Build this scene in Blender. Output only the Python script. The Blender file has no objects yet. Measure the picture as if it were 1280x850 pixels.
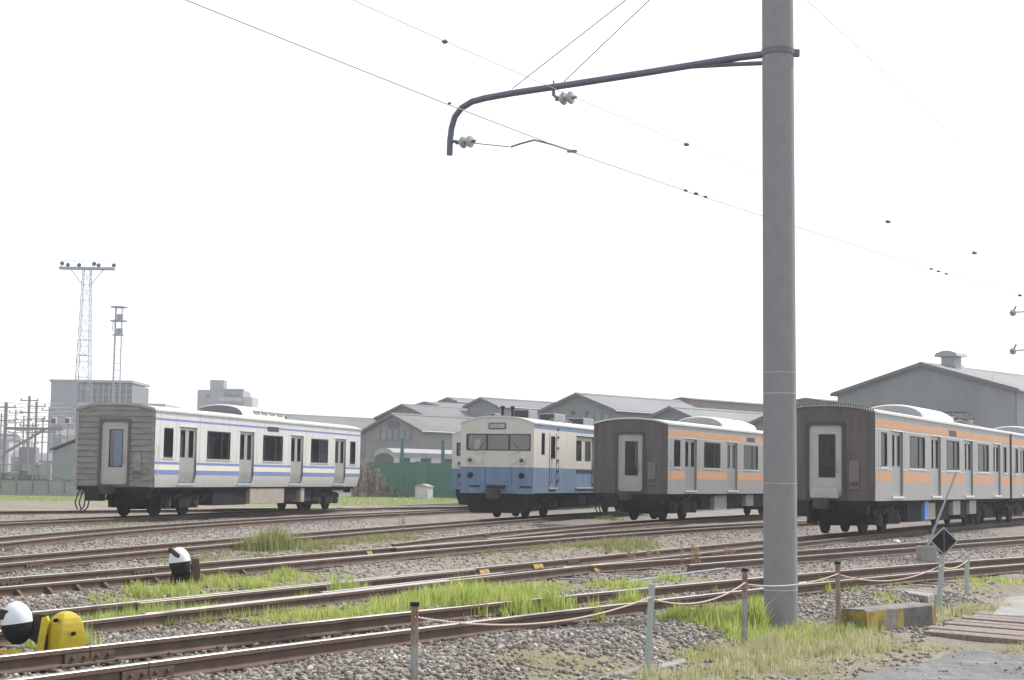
import bpy, math, random
import numpy as np
from mathutils import Matrix, Vector

random.seed(7)
rng = np.random.default_rng(7)
SC = bpy.context.scene
COL = SC.collection
R = math.radians

# ------------------------------------------------------------------ camera
F, PITCH, ROLL, EYE = 2083.0, R(4.72), R(0.90), 1.467      # pixels (1280 wide), radians, metres over the rails
cam_d = bpy.data.cameras.new("camera")
cam_d.sensor_width = 36.0
cam_d.lens = F / 1280 * 36
cam_d.clip_start, cam_d.clip_end = 0.1, 6000
cam = bpy.data.objects.new("camera", cam_d)
COL.objects.link(cam)
cam.matrix_world = (Matrix.Translation((0, 0, EYE)) @ Matrix.Rotation(R(90) + PITCH, 4, 'X') @ Matrix.Rotation(ROLL, 4, 'Z'))
SC.camera = cam

# ------------------------------------------------------------------ light
SUN_AZ, SUN_EL = R(52), R(50)        # azimuth from the view axis (+Y) towards the right (+X)
world = bpy.data.worlds.new("World")
SC.world = world
world.use_nodes = True
wn = world.node_tree
wn.nodes.clear()
sky = wn.nodes.new('ShaderNodeTexSky')
sky.sky_type = 'NISHITA'
sky.sun_disc = False
sky.sun_elevation = SUN_EL
sky.sun_rotation = SUN_AZ
sky.air_density = 1.0
sky.dust_density = 1.0
sky.ozone_density = 1.0
hsv = wn.nodes.new('ShaderNodeHueSaturation')
hsv.inputs['Saturation'].default_value = 0.35
hsv.inputs['Value'].default_value = 1.0
bg = wn.nodes.new('ShaderNodeBackground')
bg.inputs[1].default_value = 0.13
wo = wn.nodes.new('ShaderNodeOutputWorld')
wn.links.new(sky.outputs[0], hsv.inputs['Color'])
veil = wn.nodes.new('ShaderNodeMix')          # thin white high cloud over the whole sky
veil.data_type = 'RGBA'
veil.inputs[0].default_value = 0.3
veil.inputs[7].default_value = (10.0, 10.4, 10.9, 1)
wn.links.new(hsv.outputs[0], veil.inputs[6])
wn.links.new(veil.outputs[2], bg.inputs[0])
wn.links.new(bg.outputs[0], wo.inputs[0])
sun_d = bpy.data.lights.new("sun", 'SUN')
sun_d.energy = 3.2
sun_d.angle = R(1.5)
sun_d.color = (1.0, 0.95, 0.87)
sun = bpy.data.objects.new("sun", sun_d)
COL.objects.link(sun)
sdir = Vector((math.sin(SUN_AZ) * math.cos(SUN_EL), math.cos(SUN_AZ) * math.cos(SUN_EL), math.sin(SUN_EL)))
sun.rotation_euler = sdir.to_track_quat('Z', 'Y').to_euler()
sun.location = sdir * 60
SC.view_settings.view_transform = 'Standard'
SC.view_settings.look = 'None'
SC.view_settings.exposure = 0.6
SC.view_settings.gamma = 1.0
SC.view_settings.use_curve_mapping = False
SC.render.engine = 'CYCLES'
SC.cycles.max_bounces = 8
SC.cycles.transparent_max_bounces = 16
SC.cycles.volume_bounces = 0

# ------------------------------------------------------------------ pixels to places
def ray(px, py):
    u, v = px - 640.0, py - 425.0
    c, s = math.cos(ROLL), math.sin(ROLL)
    u0, v0 = u * c + v * s, -u * s + v * c
    cp, sp = math.cos(PITCH), math.sin(PITCH)
    yc, zc = -v0, F
    return u0, zc * cp - yc * sp, zc * sp + yc * cp
def at(px, py, z=0.0):
    """point on the level plane z seen at a pixel"""
    x, y, h = ray(px, py)
    t = (z - EYE) / h
    return Vector((x * t, y * t, z))
def atd(px, py, Y):
    """point seen at a pixel at depth Y"""
    x, y, h = ray(px, py)
    t = Y / y
    return Vector((x * t, Y, EYE + h * t))
def hd_dir(hd):
    return np.array([math.sin(hd), math.cos(hd)]), np.array([math.cos(hd), -math.sin(hd)])

# ------------------------------------------------------------------ materials
MATS = {}
def mat(name, c, rough=0.6, metal=0.0, c2=None, scale=6.0, amt=1.0, bump=0.0, bscale=40.0, spec=0.5, detail=6.0, stretch=None, trans=0.0, bdist=0.01):
    if name in MATS:
        return MATS[name]
    m = bpy.data.materials.new(name)
    m.use_nodes = True
    nt = m.node_tree
    b = nt.nodes['Principled BSDF']
    b.inputs['Roughness'].default_value = rough
    b.inputs['Metallic'].default_value = metal
    b.inputs['Specular IOR Level'].default_value = spec
    b.inputs['Base Color'].default_value = (*c, 1)
    tc = nt.nodes.new('ShaderNodeTexCoord')
    vec = tc.outputs['Object']
    if stretch:
        mp = nt.nodes.new('ShaderNodeMapping')
        mp.inputs['Scale'].default_value = stretch
        nt.links.new(vec, mp.inputs[0])
        vec = mp.outputs[0]
    if c2:
        n = nt.nodes.new('ShaderNodeTexNoise')
        n.inputs['Scale'].default_value = scale
        n.inputs['Detail'].default_value = detail
        n.inputs['Roughness'].default_value = 0.65
        nt.links.new(vec, n.inputs['Vector'])
        r = nt.nodes.new('ShaderNodeValToRGB')
        r.color_ramp.elements[0].position = 0.5 - 0.22 / amt
        r.color_ramp.elements[1].position = 0.5 + 0.22 / amt
        r.color_ramp.elements[0].color = (*c, 1)
        r.color_ramp.elements[1].color = (*c2, 1)
        nt.links.new(n.outputs['Fac'], r.inputs[0])
        nt.links.new(r.outputs[0], b.inputs['Base Color'])
    if bump:
        n2 = nt.nodes.new('ShaderNodeTexNoise')
        n2.inputs['Scale'].default_value = bscale
        n2.inputs['Detail'].default_value = 5.0
        nt.links.new(tc.outputs['Object'], n2.inputs['Vector'])
        bp = nt.nodes.new('ShaderNodeBump')
        bp.inputs['Strength'].default_value = bump
        bp.inputs['Distance'].default_value = bdist
        nt.links.new(n2.outputs['Fac'], bp.inputs['Height'])
        nt.links.new(bp.outputs[0], b.inputs['Normal'])
    if trans:
        t = nt.nodes.new('ShaderNodeBsdfTranslucent')
        t.inputs[0].default_value = (*[min(1, x * 1.6) for x in c], 1)
        mx = nt.nodes.new('ShaderNodeMixShader')
        mx.inputs[0].default_value = trans
        nt.links.new(b.outputs[0], mx.inputs[1])
        nt.links.new(t.outputs[0], mx.inputs[2])
        nt.links.new(mx.outputs[0], nt.nodes['Material Output'].inputs[0])
    MATS[name] = m
    return m
def corrugated(name, c, c2, freq, axis='X', strength=0.6, rough=0.55, scale=0.35, metal=0.0):
    m = mat(name, c, rough, metal, c2=c2, scale=scale, amt=1.2, stretch=(1, 1, 0.35))
    nt = m.node_tree
    tc = nt.nodes.new('ShaderNodeTexCoord')
    w = nt.nodes.new('ShaderNodeTexWave')
    w.wave_type = 'BANDS'
    w.bands_direction = axis
    w.inputs['Scale'].default_value = freq
    nt.links.new(tc.outputs['Object'], w.inputs['Vector'])
    bp = nt.nodes.new('ShaderNodeBump')
    bp.inputs['Strength'].default_value = strength
    bp.inputs['Distance'].default_value = 0.03
    nt.links.new(w.outputs['Fac'], bp.inputs['Height'])
    nt.links.new(bp.outputs[0], nt.nodes['Principled BSDF'].inputs['Normal'])
    return m
def glass(name, tint, refl_rough=0.03, base=0.06, refl=0.9):
    if name in MATS:
        return MATS[name]
    m = bpy.data.materials.new(name)
    m.use_nodes = True
    nt = m.node_tree
    nt.nodes.remove(nt.nodes['Principled BSDF'])
    t = nt.nodes.new('ShaderNodeBsdfTransparent')
    t.inputs[0].default_value = (*tint, 1)
    g = nt.nodes.new('ShaderNodeBsdfGlossy')
    g.inputs['Color'].default_value = (refl, refl, refl * 1.03, 1)
    g.inputs['Roughness'].default_value = refl_rough
    f = nt.nodes.new('ShaderNodeFresnel')
    f.inputs['IOR'].default_value = 1.5
    ad = nt.nodes.new('ShaderNodeMath')
    ad.inputs[1].default_value = base
    nt.links.new(f.outputs[0], ad.inputs[0])
    mx = nt.nodes.new('ShaderNodeMixShader')
    nt.links.new(ad.outputs[0], mx.inputs[0])
    nt.links.new(t.outputs[0], mx.inputs[1])
    nt.links.new(g.outputs[0], mx.inputs[2])
    nt.links.new(mx.outputs[0], nt.nodes['Material Output'].inputs[0])
    MATS[name] = m
    return m

# ------------------------------------------------------------------ mesh builder
class MB:
    def __init__(s):
        s.v, s.f, s.m = [], [], []
        s.cur = 0
    def add(s, vs, fs):
        o = len(s.v)
        s.v += [tuple(p) for p in vs]
        s.f += [tuple(i + o for i in f) for f in fs]
        s.m += [s.cur] * len(fs)
        return s
    def box(s, x0, x1, y0, y1, z0, z1):
        return s.add([(x0, y0, z0), (x1, y0, z0), (x1, y1, z0), (x0, y1, z0), (x0, y0, z1), (x1, y0, z1), (x1, y1, z1), (x0, y1, z1)],
                     [(0, 3, 2, 1), (4, 5, 6, 7), (0, 1, 5, 4), (1, 2, 6, 5), (2, 3, 7, 6), (3, 0, 4, 7)])
    def prism(s, poly, a, b, axis='y'):
        """closed polygon (two coordinates) extruded along an axis"""
        n = len(poly)
        def p3(q, t):
            return {'y': (q[0], t, q[1]), 'x': (t, q[0], q[1]), 'z': (q[0], q[1], t)}[axis]
        vs = [p3(q, a) for q in poly] + [p3(q, b) for q in poly]
        fs = [tuple(range(n))[::-1], tuple(range(n, 2 * n))] + [(i, (i + 1) % n, (i + 1) % n + n, i + n) for i in range(n)]
        return s.add(vs, fs)
    def tube(s, pts, r, n=8, cap=True):
        pts = [Vector(p) for p in pts]
        rs = r if isinstance(r, (list, tuple)) else [r] * len(pts)
        rings = []
        t0 = (pts[1] - pts[0]).normalized()
        up = Vector((0, 0, 1)) if abs(t0.z) < 0.9 else Vector((1, 0, 0))
        for i, p in enumerate(pts):
            t = (pts[min(i + 1, len(pts) - 1)] - pts[max(i - 1, 0)]).normalized()
            a = t.cross(up)
            if a.length < 1e-4:
                a = t.cross(Vector((0, 1, 0)))
            a.normalize()
            b = a.cross(t)
            rings.append([p + (a * math.cos(2 * math.pi * k / n) + b * math.sin(2 * math.pi * k / n)) * rs[i] for k in range(n)])
        vs = [q for rg in rings for q in rg]
        fs = []
        for i in range(len(pts) - 1):
            for k in range(n):
                fs.append((i * n + k, i * n + (k + 1) % n, (i + 1) * n + (k + 1) % n, (i + 1) * n + k))
        if cap:
            fs.append(tuple(range(n))[::-1])
            fs.append(tuple((len(pts) - 1) * n + k for k in range(n)))
        return s.add(vs, fs)
    def bar(s, a, b, w, h=None):
        """square bar between two points"""
        h = h or w
        a, b = Vector(a), Vector(b)
        t = (b - a).normalized()
        up = Vector((0, 0, 1)) if abs(t.z) < 0.95 else Vector((0, 1, 0))
        x = t.cross(up).normalized() * w / 2
        y = t.cross(x).normalized() * h / 2
        vs = [p + sx * x + sy * y for p in (a, b) for sx, sy in ((-1, -1), (1, -1), (1, 1), (-1, 1))]
        return s.add(vs, [(0, 3, 2, 1), (4, 5, 6, 7), (0, 1, 5, 4), (1, 2, 6, 5), (2, 3, 7, 6), (3, 0, 4, 7)])
    def lathe(s, prof, c=(0, 0, 0), n=16, axis='z'):
        c = Vector(c)
        vs = []
        for r, h in prof:
            for k in range(n):
                a = 2 * math.pi * k / n
                q = {'z': (r * math.cos(a), r * math.sin(a), h), 'x': (h, r * math.cos(a), r * math.sin(a)), 'y': (r * math.sin(a), h, r * math.cos(a))}[axis]
                vs.append(c + Vector(q))
        fs = []
        m = len(prof)
        for i in range(m - 1):
            for k in range(n):
                fs.append((i * n + k, i * n + (k + 1) % n, (i + 1) * n + (k + 1) % n, (i + 1) * n + k))
        fs.append(tuple(range(n))[::-1])
        fs.append(tuple((m - 1) * n + k for k in range(n)))
        return s.add(vs, fs)
    def mesh(s, name, mats, smooth=False):
        me = bpy.data.meshes.new(name)
        me.from_pydata(s.v, [], s.f)
        for m in (mats if isinstance(mats, (list, tuple)) else [mats]):
            me.materials.append(m)
        if any(s.m):
            me.polygons.foreach_set('material_index', s.m)
        if smooth:
            me.polygons.foreach_set('use_smooth', [True] * len(me.polygons))
            try:
                me.set_sharp_from_angle(angle=R(38))
            except Exception:
                pass
        me.update()
        return me
    def build(s, name, mats, parent=None, smooth=False, bevel=0.0):
        return link(name, s.mesh(name, mats, smooth), parent, bevel)
def link(name, me, parent=None, bevel=0.0):
    o = bpy.data.objects.new(name, me)
    COL.objects.link(o)
    if parent is not None:
        o.parent = parent
    if bevel:
        b = o.modifiers.new('bevel', 'BEVEL')
        b.width = bevel
        b.segments = 2
        b.limit_method = 'ANGLE'
    return o
def tag(o, label=None, cat=None, group=None, kind=None):
    if label: o['label'] = label
    if cat: o['category'] = cat
    if group: o['group'] = group
    if kind: o['kind'] = kind
    return o
def thing(name, label, cat, loc=(0, 0, 0), rz=0.0, group=None):
    o = bpy.data.objects.new(name, None)
    o.empty_display_size = 0.2
    COL.objects.link(o)
    o.location = loc
    o.rotation_euler = (0, 0, rz)
    return tag(o, label, cat, group)
def copy_tree(o, parent=None):
    c = o.copy()
    COL.objects.link(c)
    c.parent = parent
    for ch in [k for k in bpy.data.objects if k.parent == o]:
        copy_tree(ch, c)
    return c
def raw_mesh(name, V, Fq, mats, mi=None, attrs=None):
    """fast mesh from arrays; Fq is an (n,3) or (n,4) array"""
    me = bpy.data.meshes.new(name)
    V = np.asarray(V, np.float32)
    Fq = np.asarray(Fq, np.int32)
    n, k = Fq.shape
    me.vertices.add(len(V))
    me.vertices.foreach_set('co', V.ravel())
    me.loops.add(n * k)
    me.loops.foreach_set('vertex_index', Fq.ravel())
    me.polygons.add(n)
    me.polygons.foreach_set('loop_start', np.arange(0, n * k, k, dtype=np.int32))
    for m in (mats if isinstance(mats, (list, tuple)) else [mats]):
        me.materials.append(m)
    if mi is not None:
        me.polygons.foreach_set('material_index', np.asarray(mi, np.int32))
    for nm, arr in (attrs or {}).items():
        a = me.attributes.new(nm, 'FLOAT', 'POINT')
        a.data.foreach_set('value', np.asarray(arr, np.float32))
    me.update(calc_edges=True)
    me.validate()
    return me

# ------------------------------------------------------------------ trains: where they stand (from the camera fit)
A_C, A_H = (-11.308, 53.125), R(14.26)      # near right corner of the body, heading
C_C, C_H = (5.502, 58.298), R(25.26)
D_C, D_H = (10.039, 45.929), R(27.06)
B_C, B_H = (0.84, 59.6), R(19.5)
E_C, E_H = (0.0, 76.0), R(17.0)
HALF = 1.4
def centre(corner, hd, l=0.0):
    d, n = hd_dir(hd)
    return np.array(corner) - n * HALF + d * l

# ------------------------------------------------------------------ tracks: centre lines X(Y)
GAUGE = 1.067 + 0.065
def left_rail(pixels, z=0.0):
    return [tuple(at(px, py, z))[:2] for px, py in pixels]
def on_line(corner, hd, ls):
    d, n = hd_dir(hd)
    return [tuple(centre(corner, hd, l) - n * GAUGE / 2) for l in ls]
T5_Z = 0.07
TRK = {}
def curve(name, pts, deg, z=0.0, y0=None, y1=None):
    P = np.array(pts)
    k = np.polyfit(P[:, 1], P[:, 0], deg)
    lo, hi = P[:, 1].min(), P[:, 1].max()
    ys = np.arange(y0 if y0 is not None else lo, (y1 if y1 is not None else hi) + 0.01, 0.5)
    yc = np.clip(ys, lo, hi)
    dk = np.polyder(k)
    xs = np.polyval(k, yc) + np.polyval(dk, yc) * (ys - yc)
    dx = np.polyval(dk, yc)
    hd = np.arctan(dx)
    cx, cy = xs + np.cos(hd) * GAUGE / 2, ys - np.sin(hd) * GAUGE / 2
    TRK[name] = dict(x=cx, y=cy, h=hd, z=z)
curve('T0', left_rail([(0, 637.5), (200, 635.5), (420, 633.3), (600, 632)]), 1, 0, 44, 150)
curve('TA', on_line(A_C, A_H, [-25, 0, 20, 60]), 1, 0, 28, 140)
curve('T1', left_rail([(0, 670), (128, 661), (256, 652.5), (384, 644.5), (512, 637.6)]) + on_line(E_C, E_H, [0, 10, 20, 40]), 3, 0, 24, 125)
curve('T2', left_rail([(0, 695.6), (128, 685), (256, 675), (384, 666), (512, 656.6)]) + on_line(B_C, B_H, [0, 10, 20, 40]), 3, 0, 18, 110)
curve('T3', left_rail([(0, 724), (128, 712), (256, 701), (512, 682), (640, 673), (768, 664), (868, 656.5), (950, 653), (1010, 651)]), 3, 0, 14, 105)
curve('T3A', left_rail([(440, 684.6), (512, 677), (606, 667.6), (768, 653.5)]) + on_line(C_C, C_H, [0, 10, 20, 40]), 3, 0, 34, 105)
curve('T4', left_rail([(43, 764), (128, 756), (256, 742.5), (512, 718), (768, 693), (953, 676)]) + on_line(D_C, D_H, [0, 10, 20, 40]), 3, 0, 10, 115)
curve('T4B', left_rail([(600, 716.5), (768, 703), (953, 690.4), (1024, 686), (1140, 679), (1280, 669)]), 2, 0, 26.5, 95)
curve('T5', left_rail([(0, 820), (226, 794.5), (400, 776), (577, 757.4), (700, 745), (926, 724), (1024, 715), (1280, 696)], T5_Z), 3, T5_Z, 7.5, 70)

def inside(poly, x, y):
    c = np.zeros(x.shape, bool)
    j = len(poly) - 1
    for i in range(len(poly)):
        (xi, yi), (xj, yj) = poly[i], poly[j]
        if yi != yj:
            c ^= ((yi > y) != (yj > y)) & (x < (xj - xi) * (y - yi) / (yj - yi) + xi)
        j = i
    return c
def ground_z(x, y):
    """height of the ballast and soil; x, y arrays"""
    x = np.asarray(x, float); y = np.asarray(y, float)
    g = np.full(x.shape, -0.32)
    for nm, t in TRK.items():
        ys = np.clip(y, t['y'][0], t['y'][-1])
        xc = np.interp(ys, t['y'], t['x'])
        h = np.interp(ys, t['y'], t['h'])
        d = np.abs((x - xc) * np.cos(h))
        over = np.abs(y - ys)
        s = np.clip((2.3 - d) / 1.0, 0, 1) * np.clip(1 - over / 3, 0, 1)
        s = s * s * (3 - 2 * s)
        crown = -0.155 + t['z'] - 0.02 * (d < 0.5)
        g = np.maximum(g, -0.32 + s * (crown + 0.32))
    n = (np.sin(x * 1.7 + 0.6 * np.sin(y * 0.9)) * np.sin(y * 1.3 + 0.8 * np.sin(x * 0.7)) * 0.018
         + np.sin(x * 5.1 + y * 2.3) * np.sin(y * 4.4 - x * 1.9) * 0.008)
    return g + n * np.clip(60 / np.maximum(y, 1), 0, 1)
def gz(x, y):
    return float(ground_z(np.array([x]), np.array([y]))[0])
def on_ground(px, py, z0=-0.3):
    p = at(px, py, z0)
    for _ in range(4):
        p = at(px, py, gz(p.x, p.y))
    return p

# ------------------------------------------------------------------ palette
M_rail_side = mat('rusted_rail', (0.075, 0.048, 0.036), 0.85, 0.0, (0.135, 0.09, 0.067), 5, 1.0, 0.3, 60)
M_rail_top = mat('worn_rail_head', (0.30, 0.26, 0.235), 0.36, 0.75, (0.40, 0.36, 0.33), 2.5)
M_rail_shiny = mat('polished_rail_head', (0.52, 0.49, 0.46), 0.28, 0.9, (0.40, 0.35, 0.31), 2)
M_sleeper = mat('weathered_sleeper_timber', (0.07, 0.055, 0.048), 0.9, 0, (0.17, 0.15, 0.135), 3, 1.2, 0.6, 30, stretch=(1, 8, 8))
M_sleeper_grey = mat('grey_sleeper_timber', (0.14, 0.13, 0.125), 0.9, 0, (0.26, 0.245, 0.235), 3, 1.2, 0.6, 30, stretch=(1, 8, 8))
M_dark_steel = mat('dark_greasy_steel', (0.016, 0.014, 0.015), 0.8, 0.0, (0.034, 0.028, 0.027), 5, 1, 0.2, 30, spec=0.2)
M_black = mat('underframe_black', (0.010, 0.009, 0.011), 0.85, 0, (0.022, 0.019, 0.020), 3, spec=0.15)
M_dust_steel = mat('dusty_brown_steel', (0.038, 0.03, 0.027), 0.85, 0, (0.075, 0.06, 0.052), 4, spec=0.2)
M_concrete = mat('pole_concrete', (0.215, 0.215, 0.222), 0.85, 0, (0.26, 0.26, 0.265), 3, 0.9, 0.2, 90, stretch=(2, 2, 1.2), spec=0.25)
M_concrete_slab = mat('slab_concrete', (0.20, 0.193, 0.18), 0.9, 0, (0.30, 0.29, 0.275), 2.5, 1.2, 0.35, 40)
M_galv = mat('galvanised_steel', (0.22, 0.225, 0.245), 0.5, 0.5, (0.30, 0.305, 0.32), 8)
M_arm = mat('painted_arm_steel', (0.10, 0.105, 0.135), 0.5, 0.3, (0.15, 0.155, 0.18), 6)
M_porcelain = mat('grey_porcelain', (0.30, 0.31, 0.34), 0.3, 0, (0.38, 0.39, 0.41), 9)
M_wire = mat('wire_metal', (0.20, 0.20, 0.225), 0.5, 0.4)
M_yellow = mat('lever_yellow_paint', (0.68, 0.50, 0.015), 0.55, 0, (0.50, 0.37, 0.03), 9, 1.2, 0.25, 40)
M_white_paint = mat('chalky_white_paint', (0.62, 0.64, 0.68), 0.6, 0, (0.72, 0.74, 0.77), 6, 1, 0.2, 50)
M_black_paint = mat('worn_black_paint', (0.014, 0.014, 0.017), 0.75, 0, (0.034, 0.032, 0.034), 5, 1, 0.3, 40, spec=0.2)
M_rust_post = mat('rust_streaked_post', (0.27, 0.31, 0.29), 0.8, 0, (0.20, 0.085, 0.05), 9, 2.2, 0.3, 40, stretch=(1, 1, 0.35))
M_green_post = mat('pale_green_post', (0.31, 0.35, 0.325), 0.7, 0, (0.37, 0.40, 0.375), 6, 1, 0.2, 40)
M_rope = mat('faded_pink_rope', (0.42, 0.30, 0.27), 0.9, 0, (0.55, 0.46, 0.40), 30)
M_rope_yellow = mat('faded_yellow_rope', (0.55, 0.45, 0.20), 0.9, 0, (0.6, 0.52, 0.3), 30)
M_asphalt = mat('old_asphalt', (0.105, 0.103, 0.105), 0.95, 0, (0.20, 0.197, 0.195), 2.2, 1.3, 1.0, 7, bdist=0.08)
M_plank = mat('crossing_timber', (0.13, 0.10, 0.085), 0.9, 0, (0.27, 0.225, 0.195), 4, 1.2, 0.5, 30, stretch=(8, 1, 8))

# ------------------------------------------------------------------ grass: where it grows (pixel, half sizes in metres, height, kind)
PATCH = []
def pt(px, py, rl, rw, h, kind, n, hd=28):
    PATCH.append((px, py, rl, rw, h, kind, n, R(hd)))
# between the two near tracks, a loose green strip
for px, py, n, h in ((60, 796, 900, .22), (118, 790, 500, .18), (150, 786, 700, .24), (185, 781, 900, .28), (215, 778, 1000, .28), (250, 774, 900, .24), (285, 772, 900, .2), (318, 770, 800, .18), (345, 776, 700, .15),
                   (395, 771, 700, .16), (430, 770, 500, .14), (470, 766, 700, .16), (505, 760, 900, .22), (535, 752, 1200, .26), (560, 748, 1300, .26), (595, 747, 1100, .26), (625, 743, 900, .22), (652, 741, 600, .18), (690, 738, 300, .14)):
    pt(px, py, 0.9, 0.35, h, 0, n, 27)
# inside the second track
for px, py, n, h in ((150, 762, 260, .2), (180, 754, 420, .24), (215, 750, 380, .24), (250, 745, 300, .2), (275, 738, 420, .22), (330, 737, 420, .22), (350, 732, 300, .2), (385, 741, 330, .22), (418, 742, 260, .26), (440, 744, 260, .26), (470, 745, 120, .18), (255, 738, 300, .22), (365, 748, 260, .2)):
    pt(px, py, 0.4, 0.22, h, 0, n, 25)
# between third and second track, thin
for px, py, n, h in ((170, 742, 200, .15), (270, 736, 250, .14), (300, 731, 300, .14), (350, 726, 300, .16), (370, 722, 200, .14), (290, 736, 300, .14)):
    pt(px, py, 0.9, 0.3, h, 0, n, 22)
# by the pole
for px, py, n, h in ((760, 742, 260, .15), (790, 737, 320, .16), (835, 732, 260, .14), (620, 757, 200, .2)):
    pt(px, py, 0.6, 0.25, h, 0, n, 30)
for px, py, n, h in ((825, 764, 500, .2), (860, 774, 700, .22), (890, 776, 800, .22), (905, 782, 500, .18), (945, 790, 900, .26), (935, 803, 700, .24), (960, 778, 400, .2), (840, 758, 400, .18), (1110, 765, 120, .14), (1060, 738, 160, .16), (850, 800, 250, .14), (880, 822, 260, .14)):
    pt(px, py, 0.35, 0.25, h, 0, n, 30)
for px, py, n, h in ((1170, 725, 120, .12), (1225, 726, 200, .14), (1245, 715, 200, .12), (1262, 728, 200, .12), (1215, 732, 150, .1), (1120, 732, 80, .1)):
    pt(px, py, 0.6, 0.25, h, 0, n, 32)
# dull tufts among the far tracks
for px, py, n, h in ((262, 688, 500, .16), (285, 687, 900, .2), (310, 684, 900, .2), (340, 683, 1200, .34), (358, 681, 900, .34), (385, 684, 700, .2), (420, 680, 700, .16), (450, 676, 700, .18), (480, 673, 700, .16), (515, 671, 500, .14), (250, 700, 300, .14), (300, 694, 300, .12),
                   (690, 694, 300, .14), (725, 692, 500, .2), (760, 690, 700, .26), (790, 688, 700, .26), (810, 685, 400, .2), (605, 690, 250, .14), (660, 688, 200, .12), (548, 706, 80, .1), (620, 706, 60, .12), (140, 656, 500, .1), (300, 650, 260, .1), (700, 650, 500, .2), (760, 649, 500, .22), (660, 652, 300, .18), (130, 646, 100, .14), (930, 651, 200, .12)):
    pt(px, py, 1.3, 0.45, h, 1, n, 18)
# straw coloured sward along the fence and the platform edge, bottom right
for px, py, n, h in ((905, 822, 900, .2), (950, 812, 1500, .24), (985, 806, 1500, .24), (1015, 800, 1600, .24), (1045, 795, 1500, .22), (1075, 800, 1200, .2), (1000, 820, 1500, .22), (1040, 815, 1400, .2), (1080, 812, 900, .18), (960, 832, 1300, .22), (915, 842, 1200, .2), (870, 848, 900, .2), (1010, 838, 800, .2), (1060, 822, 700, .16), (1110, 810, 500, .14), (1150, 812, 350, .12),
                   (830, 846, 500, .18), (930, 825, 900, .2), (1190, 768, 700, .18), (1215, 766, 900, .2), (1245, 763, 700, .18), (1180, 775, 500, .18), (1265, 815, 300, .14), (1275, 800, 300, .12), (740, 838, 200, .14), (670, 848, 150, .14), (1140, 770, 120, .1)):
    pt(px, py, 0.45, 0.3, h, 2, n, 40)
for px, py, n, h in ((930, 800, 500, .22), (1000, 800, 500, .22), (1030, 793, 500, .22), (975, 806, 400, .24), (1070, 790, 400, .2)):
    pt(px, py, 0.4, 0.3, h, 0, n, 40)
PW = [(on_ground(p[0], p[1]),) + p[2:] for p in PATCH]

# ------------------------------------------------------------------ ground
def grass_mask(x, y):
    m = np.zeros(x.shape)
    for c, rl, rw, h, kind, n, hd in PW:
        sel = (np.abs(x - c.x) < 4) & (np.abs(y - c.y) < 4)
        dx, dy = x[sel] - c.x, y[sel] - c.y
        a = (dx * math.sin(hd) + dy * math.cos(hd)) / (rl * 1.7)
        b = (dx * math.cos(hd) - dy * math.sin(hd)) / (rw * 1.7)
        m[sel] = np.maximum(m[sel], np.exp(-(a * a + b * b)) * (1.0 if kind != 1 else 0.7))
    return m
ys = np.concatenate([np.array([-150, -60, -20, -5, 2]), 4 + 4 * (1.0095 ** np.arange(0, 560) - 1) / 0.0095 * 0.0095 * 1.0])
ys = np.concatenate([np.array([-150., -60, -20, -5, 2, 4, 6]), 7 * 1.0088 ** np.arange(0, 590)])
us = np.concatenate([-np.geomspace(8, 0.5, 14), np.linspace(-0.48, 0.48, 340), np.geomspace(0.5, 8, 14)])
YY, UU = np.meshgrid(ys, us, indexing='ij')
XX = UU * (np.maximum(YY, 0) + 6)
ZZ = ground_z(XX, YY)
ny, nx = XX.shape
gi = np.arange(ny * nx).reshape(ny, nx)
GF = np.stack([gi[:-1, :-1].ravel(), gi[:-1, 1:].ravel(), gi[1:, 1:].ravel(), gi[1:, :-1].ravel()], 1)
gm = grass_mask(XX.ravel(), YY.ravel())
bal = np.clip((ZZ.ravel() + 0.30) / 0.12, 0, 1)
far = np.clip((YY.ravel() - 88) / 14, 0, 1) * np.clip((146 - YY.ravel()) / 6, 0, 1) * np.clip((8 - XX.ravel()) / 6, 0, 1)
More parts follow.
